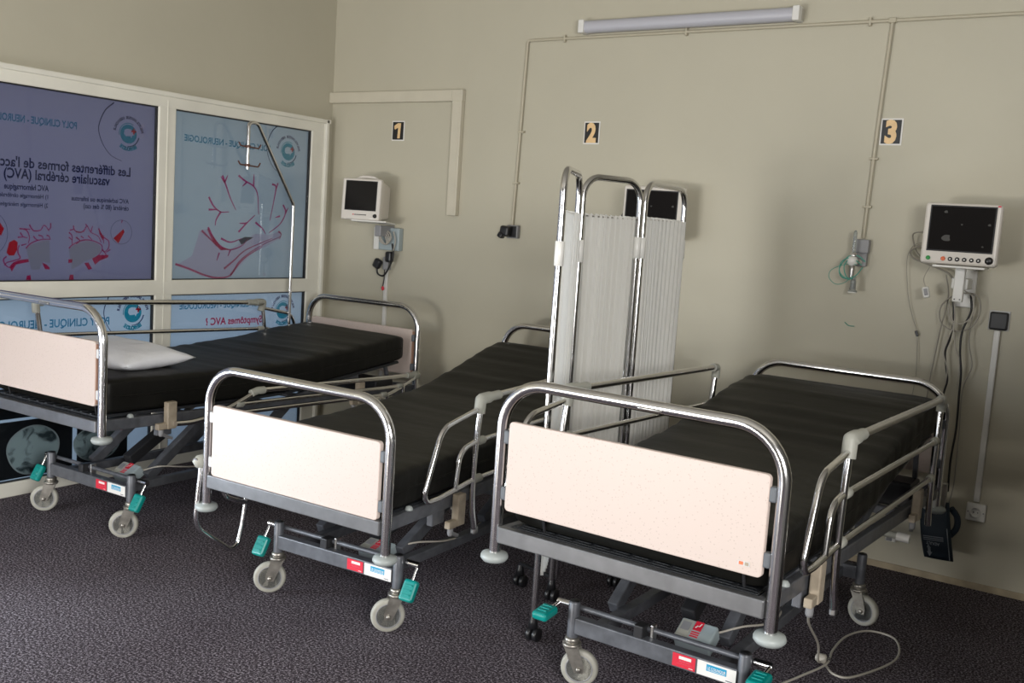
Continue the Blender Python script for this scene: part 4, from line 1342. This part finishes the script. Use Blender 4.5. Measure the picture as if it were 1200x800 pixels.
            # stickers on the front of the beam
            fy = bb - 0.0208
            a = MB(); a.box((ac + 0.115, fy, 0.2175), (0.078, 0.0016, 0.043), 'red')
            base_text(a, 'FREINS', 0.014, 'label_white', ac + 0.115, fy - 0.0012, 0.224, 'CENTER', 0.046) if False else None
            a.box((ac + 0.119, fy - 0.0008, 0.228), (0.042, 0.001, 0.010), 'label_white')
            a.box((ac + 0.119, fy - 0.0008, 0.217), (0.038, 0.001, 0.003), 'ink_pink')
            a.box((ac + 0.119, fy - 0.0008, 0.209), (0.052, 0.001, 0.0018), 'ink_pink')
            a.box((ac + 0.140, fy - 0.0008, 0.201), (0.014, 0.001, 0.002), 'label_white')
            a.build('red_sticker', beam)
            a = MB(); a.box((ac + 0.225, fy, 0.2175), (0.128, 0.0016, 0.046), 'label_white')
            a.box((ac + 0.225, fy - 0.0010, 0.224), (0.066, 0.0012, 0.021), 'label_blue')
            base_text(a, 'LE COUVIOUR', 0.0125, 'label_white', ac + 0.196, fy - 0.0022, 0.2195, 'LEFT', 0.060)
            a.box((ac + 0.225, fy - 0.0018, 0.2168), (0.058, 0.0008, 0.0012), 'label_white')
            a.box((ac + 0.268, fy - 0.0010, 0.2005), (0.022, 0.0008, 0.0025), 'ink_grey')
            a.build('maker_sticker', beam)
    for s in (-1, 1):
        a = MB(); a.bar((ac + s * 0.22, bs + 0.02, 0.212), (ac + s * 0.22, bs + bl - 0.02, 0.212), 0.040, 0.040, 'grey_paint', 0.004)
        a.build('base_rail', root)
    # lifting arms between base and frame
    top = h + 0.055
    for (x0, b0, b1, up) in ((0.16, bs + 0.20, bs + 0.62, 1), (-0.26, bs + 0.20, bs + 0.62, 1), (0.16, bs + 0.80, bs + 1.18, 1), (-0.26, bs + 0.80, bs + 1.18, 1)):
        a = MB(); a.bar((ac + x0, b0, 0.225), (ac + x0, b1, top + p * b1 - 0.02), 0.040, 0.050, 'grey_paint', 0.004)
        a.build('lift_arm', root)
    a = MB(); a.tube([(ac - 0.26, bs + 0.62, top + p * (bs + 0.62) - 0.02), (ac + 0.26, bs + 0.62, top + p * (bs + 0.62) - 0.02)], 0.016, 'grey_paint', n=12)
    a.tube([(ac - 0.26, bs + 1.18, top + p * (bs + 1.18) - 0.02), (ac + 0.26, bs + 1.18, top + p * (bs + 1.18) - 0.02)], 0.016, 'grey_paint', n=12)
    a.build('lift_shaft', root)
    # actuator with its pale control box
    e0, e1 = Vector((ac + 0.03, bs + 0.10, 0.235)), Vector((ac + 0.03, bs + 0.62, top - 0.045))
    d = (e1 - e0).normalized()
    a = MB(); a.bar(e0 + d * 0.10, e0 + d * 0.32, 0.055, 0.055, 'dark_metal', 0.006)
    a.tube([e0 + d * 0.3, e1], 0.014, 'chrome_dull', n=12)
    act = a.build('actuator', root)
    Rb = Matrix((Vector((1, 0, 0)), d, Vector((1, 0, 0)).cross(d))).transposed()
    cb = e0 + d * 0.060 + Vector((0.050, 0, -0.030))
    a = MB(); a.box(cb, (0.128, 0.088, 0.055), 'box_grey', Rb, bev=0.006)
    cbx = a.build('control_box', act)
    a = MB()
    a.box(cb + Rb @ Vector((-0.038, 0.0, 0.0285)), (0.042, 0.074, 0.002), 'grip', Rb, bev=0.0005)
    a.box(cb + Rb @ Vector((-0.038, 0.010, 0.030)), (0.030, 0.036, 0.001), 'grey_plastic', Rb)
    a.box(cb + Rb @ Vector((0.002, 0.022, 0.0285)), (0.028, 0.038, 0.002), 'red', Rb)
    a.flat_line([(-0.006, 0.012), (0.0, 0.022), (0.006, 0.020), (0.010, 0.034)], 0.004, 'label_white', lambda u, v: cb + Rb @ Vector((u, v, 0.0300)))
    for k in range(3):
        a.box(cb + Rb @ Vector((0.002, -0.006 - 0.009 * k, 0.0285)), (0.028, 0.004, 0.002), 'red', Rb)
    a.build('warning_label', cbx)
    # bundled cord near the rod
    a = MB(); a.tube(smooth_path([cb + Vector((0.06, 0.04, 0.02)), cb + Vector((0.12, 0.10, 0.04)), cb + Vector((0.16, 0.25, 0.02)), cb + Vector((0.12, 0.5, -0.01)), cb + Vector((0.02, 0.8, -0.01))], 6), 0.004, 'cable_pale', n=8)
    a.build('power_lead', act)
    if i == 3:
        # crank tube with white end under the right side rail
        a = MB(); a.tube([fz(0.20, 1.60, -0.02), fz(0.40, 1.62, -0.03)], 0.014, 'grip', n=12)
        a.tube([fz(0.40, 1.62, -0.03), fz(0.45, 1.62, -0.032)], 0.019, 'white', n=14); a.build('crank_socket', root)

    # --- mattress (rests on the platform, a thing of its own)
    mt = MB()
    NB, NS = 70, 44
    rings = []
    b_start, b_end = 0.045, 2.10
    W2 = 0.415
    for k in range(NB + 1):
        t = k / NB
        b = b_start + (b_end - b_start) * t
        ed = min(b - b_start, b_end - b)
        sh = 1.0 if ed > 0.05 else 0.0
        e = min(1.0, ed / 0.05)
        rad = 1 - (1 - math.sqrt(max(0, 1 - (1 - e) ** 2))) * 0.08
        zt_ = lerp_profile([(u, (lerp_profile(prof, u - 0.06) + lerp_profile(prof, u) + lerp_profile(prof, u + 0.06)) / 3) for u in [b]], b)
        zb_ = (pb(b - 0.02) + pb(b + 0.02)) / 2
        T = zt_ - zb_
        ring = []
        for j in range(NS):
            an = 2 * math.pi * j / NS
            ca, sa = math.cos(an), math.sin(an)
            ex = 0.16
            ux = math.copysign(abs(ca) ** ex, ca)
            uz = math.copysign(abs(sa) ** 0.2, sa)
            x_ = ux * W2 * (1 - (1 - rad) * 0.15)
            z_ = zb_ + T / 2 + uz * T / 2 * rad
            nz = noise.noise(Vector((x_ * 4 + i * 7, b * 7, z_ * 2)))
            nz2 = noise.noise(Vector((x_ * 1.2 + i * 3, b * 16, 0)))
            fac = max(0, uz)
            z_ += (0.005 * nz + 0.006 * max(-0.2, nz2) * (1 if b < 1.0 else 1.8)) * fac
            if abs(uz) < 0.95 and abs(ux) > 0.9:
                x_ += math.copysign((0.012 if i == 3 else 0.006) * noise.noise(Vector((b * 26, z_ * 5, i))), x_)
            ring.append(Vector((x_, b, z_ + h + p * b + q * x_)))
        rings.append(ring)
    vs = [v for r_ in rings for v in r_]
    fs = []
    for k in range(NB):
        for j in range(NS):
            j2 = (j + 1) % NS
            fs.append((k * NS + j, k * NS + j2, (k + 1) * NS + j2, (k + 1) * NS + j))
    mt.add(vs, fs, 'vinyl', True)
    mt.add(rings[0], [tuple(range(NS))], 'vinyl', True)
    mt.add(rings[-1], [tuple(range(NS))], 'vinyl', True)
    mlab = {1: 'black vinyl mattress with the white pillow lying on it', 2: 'black vinyl mattress on the lowest bed, its wavy head end raised', 3: 'black vinyl mattress with wrinkled side on the bed by the mains socket'}[i]
    o = mt.build('mattress', merge=0.0002)
    o['label'] = mlab
    o['category'] = 'mattress'
    o['group'] = 'black mattresses'
    o.matrix_world = Matrix.Translation((B['x'], B['y'], 0)) @ Matrix.Rotation(B['r'], 4, 'Z')
    c = Vector((0, 1.07, h + p * 1.07 + 0.10))
    o.data.transform(Matrix.Translation(-c))
    o.matrix_world = o.matrix_world @ Matrix.Translation(c)
    if i == 1:
        # piped seam line along the foot corner
        pass
    seam = MB()
    pts = [Vector((s_x, 0.044, h + q * s_x + p * 0.044 + 0.19)) for s_x in (-0.40, -0.2, 0, 0.2, 0.40)]
    seam.tube(pts, 0.0025, 'vinyl', n=6)
    for sx_ in (-1, 1):
        pts = [Vector((sx_ * 0.4165, b_, h + p * b_ + q * sx_ * 0.42 + (pb(b_) + lerp_profile(prof, b_)) / 2 + 0.0)) for b_ in [0.08 + 0.2 * k for k in range(11)]]
        seam.tube(pts, 0.0035, 'vinyl', n=6)
    so = seam.build('seam', o)
    so.data.transform(Matrix.Translation(-c))
    return root, fz


ROOTS = {}
for i in (1, 2, 3):
    ROOTS[i] = make_bed(i)

# ------------------------------------------------------------------ pillow on bed 1
def bed_world(i, a, b, zabs):
    B = BEDS[i]
    c, s = math.cos(B['r']), math.sin(B['r'])
    return Vector((B['x'] + a * c - b * s, B['y'] + a * s + b * c, zabs))


pm = MB()
n = 28
def pil(u, v, sgn):
    eu, ev = 1 - abs(u) ** 2.6, 1 - abs(v) ** 2.6
    th = 0.062 * (max(0, eu) ** 0.5) * (max(0, ev) ** 0.5)
    pinch = 1 - 0.07 * (1 - abs(v) ** 2) * abs(u) ** 3
    pinch2 = 1 - 0.09 * (1 - abs(u) ** 2) * abs(v) ** 3
    z = sgn * th + 0.006 * noise.noise(Vector((u * 3, v * 3, sgn))) * (1 if sgn > 0 else 0.3) * min(1, th * 40)
    if sgn < 0:
        z = max(z, -0.045)
    return Vector((u * 0.32 * pinch, v * 0.215 * pinch2, z))
vs, fs = [], []
for sgn in (1, -1):
    base = len(vs)
    for a_ in range(n + 1):
        for b_ in range(n + 1):
            vs.append(pil(-1 + 2 * a_ / n, -1 + 2 * b_ / n, sgn))
    for a_ in range(n):
        for b_ in range(n):
            k = base + a_ * (n + 1) + b_
            f = (k, k + n + 1, k + n + 2, k + 1)
            fs.append(f if sgn > 0 else tuple(reversed(f)))
pm.add(vs, fs, 'pillow', True)
po = pm.build('pillow', merge=0.0005)
po['label'] = 'puffy white pillow in shiny cover on the mattress beside the glazed posters'
po['category'] = 'pillow'
po.location = bed_world(1, -0.02, 0.40, 0.5243 + 0.254 - 0.012 + 0.047)
po.rotation_euler = (0.02, 0.03, 0.12)

# ------------------------------------------------------------------ hooked lifting pole on bed 1
root = empty('hooked_pole', tuple(bed_world(1, -0.475, 2.05, 0.55)), 'tall chrome hooked pole with two brown hooks, head end of the pillow bed', 'pole')
a = MB()
B1 = lambda a_, b_, zl: bed_world(1, a_, b_, zl)
a.tube(fillet([B1(-0.475, 2.03, 0.56), B1(-0.475, 2.03, 1.588), B1(-0.475, 1.70, 2.065), B1(-0.475, 1.632, 2.055), B1(-0.475, 1.632, 1.78)], [0, 0.03, 0.05, 0.03, 0], 8), 0.0105, 'chrome', n=14)
world_part(a, 'pole', root)
for zz in (1.915, 1.805):
    a = MB()
    dz = zz - 1.915
    a.tube(fillet([B1(-0.475, 1.56, zz + 0.02), B1(-0.475, 1.575, zz), B1(-0.475, 1.72, zz - 0.004), B1(-0.475, 1.735, zz + 0.02)], 0.012, 4), 0.0045, 'hook', n=8)
    a.lathe([(0.016, -0.008), (0.016, 0.008)], 'hook', B1(-0.475, 1.632, zz), n=14)
    world_part(a, 'hook', root)

# ------------------------------------------------------------------ folding screen
root = empty('folding_screen', (2.95, -1.35, 0), 'three-panel folding privacy screen with white pleated curtains between two beds', 'folding screen')
SH = 1.765
PA, PB, PC, PD = Vector((3.000, -1.915, 0)), Vector((2.840, -1.520, 0)), Vector((2.958, -1.187, 0)), Vector((2.927, -0.694, 0))


def screen_panel(p0, p1, zc_top, seed, g0, g1):
    d = (p1 - p0).normalized()
    q0, q1 = p0 + d * g0, p1 - d * g1
    fr = bpy.data.objects.new('screen_panel', None)
    COL.objects.link(fr)
    fr.parent = root
    a = MB()
    a.tube(fillet([q0 + Vector((0, 0, 0.10)), q0 + Vector((0, 0, SH)), q1 + Vector((0, 0, SH)), q1 + Vector((0, 0, 0.10))], 0.085, 9), 0.0135, 'chrome', n=14)
    a.tube([q0 + Vector((0, 0, 0.26)), q1 + Vector((0, 0, 0.26))], 0.007, 'chrome', n=8)
    a.tube([q0 + Vector((0, 0, zc_top - 0.008)), q1 + Vector((0, 0, zc_top - 0.008))], 0.004, 'chrome', n=8)
    o = a.build('frame', fr)
    o.location = -root.location
    # pleated cloth
    W_ = (q1 - q0).length - 0.034
    nrm = Vector((-d.y, d.x, 0))
    nx, nz = 130, 26
    vs, fs = [], []
    rnd = random.Random(seed)
    fr1, fr2, ph1 = 9.3 + rnd.random() * 2, 17 + rnd.random() * 3, rnd.random() * 6
    for k in range(nz + 1):
        z = zc_top - (zc_top - 0.25) * k / nz
        for j in range(nx + 1):
            u = j / nx
            am = 0.013 + 0.004 * math.sin(z * 2 + u * 5)
            wob = 0.35 * math.sin(z * 1.7 + u * 9 + seed) + 0.2 * math.sin(z * 4.1 + u * 23)
            off = am * math.sin(u * fr1 * 2 * math.pi + ph1 + wob) + 0.006 * math.sin(u * fr2 * 2 * math.pi + wob * 2)
            zz = z + (0.004 * math.sin(u * fr1 * 2 * math.pi + ph1) if k == 0 else 0)
            vs.append(q0 + d * (0.017 + u * W_) + nrm * off + Vector((0, 0, zz)))
    for k in range(nz):
        for j in range(nx):
            b_ = k * (nx + 1) + j
            fs.append((b_, b_ + 1, b_ + nx + 2, b_ + nx + 1))
    c = MB(); c.add(vs, fs, 'curtain', True)
    o = c.build('curtain', fr)
    o.location = -root.location
    return q0, q1, fr


e1 = screen_panel(PA, PB, 1.615, 3, 0.0, 0.018)
e2 = screen_panel(PB, PC, 1.615, 5, 0.018, 0.018)
e3 = screen_panel(PC, PD, 1.62, 8, 0.018, 0.0)
for (q, z, fr) in ((e1[0], 1.46, e1[2]), (e1[1], 1.47, e1[2]), (e2[0], 1.465, e2[2]), (e2[1], 1.49, e2[2]), (e3[0], 1.49, e3[2]), (e3[1], 1.49, e3[2])):
    for zz in (z, 0.55):
        a = MB(); a.lathe([(0.0150, -0.045), (0.0175, -0.043), (0.0175, 0.043), (0.0150, 0.045)], 'white', q + Vector((0, 0, zz)), n=16)
        o = a.build('sleeve', fr)
        o.location = -root.location
for q_a, q_b in ((e1[1], e2[0]), (e2[1], e3[0])):
    for zz in (1.475, 0.55):
        a = MB(); a.bar(Vector(q_a) + Vector((0, 0, zz)), Vector(q_b) + Vector((0, 0, zz)), 0.012, 0.045, 'white', 0.002)
        world_part(a, 'hinge', root)
# cross feet with black twin casters
for q in (PA, PB, PC, PD):
    legs = [q]
    if q is PB:
        legs = [q, q + Vector((-0.19, 0.05, 0))]
        a = MB(); a.tube([legs[0] + Vector((0, 0, 0.105)), legs[1] + Vector((0, 0, 0.105)), legs[1] + Vector((0, 0, 0.06))], 0.010, 'dark_metal', n=10)
        world_part(a, 'foot_bar', root)
    for l in legs:
        a = MB()
        a.lathe([(0.012, 0.10), (0.016, 0.08), (0.020, 0.055), (0.0, 0.053)], 'black', l, n=14)
        for s in (-1, 1):
            a.lathe([(0.010, -0.009), (0.025, -0.009), (0.027, -0.005), (0.027, 0.005), (0.025, 0.009), (0.010, 0.009)], 'black', l + Vector((0.014 * s, 0.008, 0.027)), (1, 0, 0), n=20)
            a.lathe([(0.010, -0.010), (0, -0.010)], 'black', l + Vector((0.014 * s, 0.008, 0.027)), (1, 0, 0), n=12)
        a.tube([l + Vector((-0.02, 0.008, 0.027)), l + Vector((0.02, 0.008, 0.027))], 0.006, 'black', n=8)
        world_part(a, 'caster', root)

# ------------------------------------------------------------------ blood-pressure cuff hanging at the head of bed 3
root = empty('pressure_cuff', (4.07, -0.16, 0.15), 'folded navy blood pressure cuff hanging below the head clamp of the bed', 'blood pressure cuff')
a = MB()
def cuffp(u, v, w):
    # u 0..1 across, v 0..1 down
    x = 4.000 + 0.120 * u + 0.045 * v - 0.012 * math.sin(v * 3) * (1 - u)
    z = 0.405 - 0.245 * v + 0.022 * u * (1 - v)
    y = -0.185 + w + 0.010 * math.sin(u * 3 + v * 4)
    return Vector((x, y, z))
vs, fs = [], []
nu, nv = 8, 12
for w in (-0.017, 0.017):
    for k in range(nv + 1):
        for j in range(nu + 1):
            u, v = j / nu, k / nv
            e_ = min(u, 1 - u, v * 1.5, (1 - v) * 1.5)
            vs.append(cuffp(u, v, w * min(1, 0.35 + e_ * 5)))
Nn = (nu + 1) * (nv + 1)
for s_ in (0, 1):
    for k in range(nv):
        for j in range(nu):
            b_ = s_ * Nn + k * (nu + 1) + j
            f = (b_, b_ + 1, b_ + nu + 2, b_ + nu + 1)
            fs.append(f if s_ else tuple(reversed(f)))
edge = [j for j in range(nu + 1)] + [k * (nu + 1) + nu for k in range(1, nv + 1)] + [nv * (nu + 1) + j for j in range(nu - 1, -1, -1)] + [k * (nu + 1) for k in range(nv - 1, 0, -1)]
for k in range(len(edge)):
    a_, b_ = edge[k], edge[(k + 1) % len(edge)]
    fs.append((a_, b_, b_ + Nn, a_ + Nn))
a.add(vs, fs, 'navy', True)
world_part(a, 'bladder', root)
a = MB()
a.tube(smooth_path([(4.13, -0.17, 0.40), (4.155, -0.15, 0.36), (4.158, -0.15, 0.31), (4.135, -0.16, 0.27)], 6), 0.014, 'navy', n=10)
world_part(a, 'strap', root)
a = MB()
a.prism([(0.90, 0.42), (0.93, 0.42), (0.93, 0.97), (0.90, 0.97)], -0.0215, -0.020, 'cuff_print', cuffp)
for v0 in (0.60, 0.63, 0.66):
    a.prism([(0.10, v0), (0.78, v0 - 0.02), (0.78, v0 - 0.008), (0.10, v0 + 0.012)], -0.0215, -0.020, 'cuff_print', cuffp)
a.text('ADULT', 0.020, 'cuff_print', lambda gx, gy: cuffp(0.64 - gx * 7.0, 0.69 - 0.0 + gy * 3.4, -0.0215), bold=0.0008)
a.prism([(0.24, 0.95), (0.17, 0.87), (0.22, 0.87), (0.22, 0.80), (0.19, 0.80), (0.25, 0.74), (0.33, 0.80), (0.31, 0.80), (0.31, 0.87), (0.36, 0.87)], -0.0215, -0.020, 'cuff_print', cuffp)
world_part(a, 'print', root)
# clamp bracket it hangs from
a = MB()
a.box((4.063, -0.30, 0.455), (0.05, 0.05, 0.09), 'clamp_light', bev=0.004)
a.tube([(4.063, -0.275, 0.43), (4.07, -0.20, 0.40)], 0.006, 'chrome_dull', n=8)
a.box((4.09, -0.20, 0.45), (0.035, 0.035, 0.14), 'chrome_dull', bev=0.006)
world_part(a, 'hanger', root)

# ------------------------------------------------------------------ cord on the carpet
root = empty('power_cord', (3.97, -1.25, 0), 'beige power cord with plug lying in a loop on the carpet', 'power cord')
a = MB()
a.tube(smooth_path([(4.03, -1.95, 0.44), (3.97, -1.75, 0.30), (3.95, -1.52, 0.14), (3.925, -1.40, 0.03), (3.932, -1.345, 0.006), (3.99, -1.42, 0.006), (4.055, -1.39, 0.006), (4.14, -1.13, 0.006), (4.095, -0.92, 0.006), (3.99, -0.90, 0.006), (3.93, -1.02, 0.006), (3.925, -1.20, 0.006), (3.945, -1.36, 0.010), (3.90, -1.52, 0.006), (3.84, -1.72, 0.006)], 8), 0.0045, 'cable_pale', n=8)
world_part(a, 'cord', root)
a = MB()
a.lathe([(0.011, 0), (0.018, 0.012), (0.018, 0.035), (0.013, 0.04), (0, 0.04)], 'cable_pale', (3.90, -1.345, 0.019), (0.8, 0.1, 0), n=16)
a.tube([(3.935, -1.335, 0.024), (3.958, -1.332, 0.024)], 0.0024, 'chrome', n=8)
a.tube([(3.937, -1.349, 0.024), (3.960, -1.346, 0.024)], 0.0024, 'chrome', n=8)
world_part(a, 'plug', root)
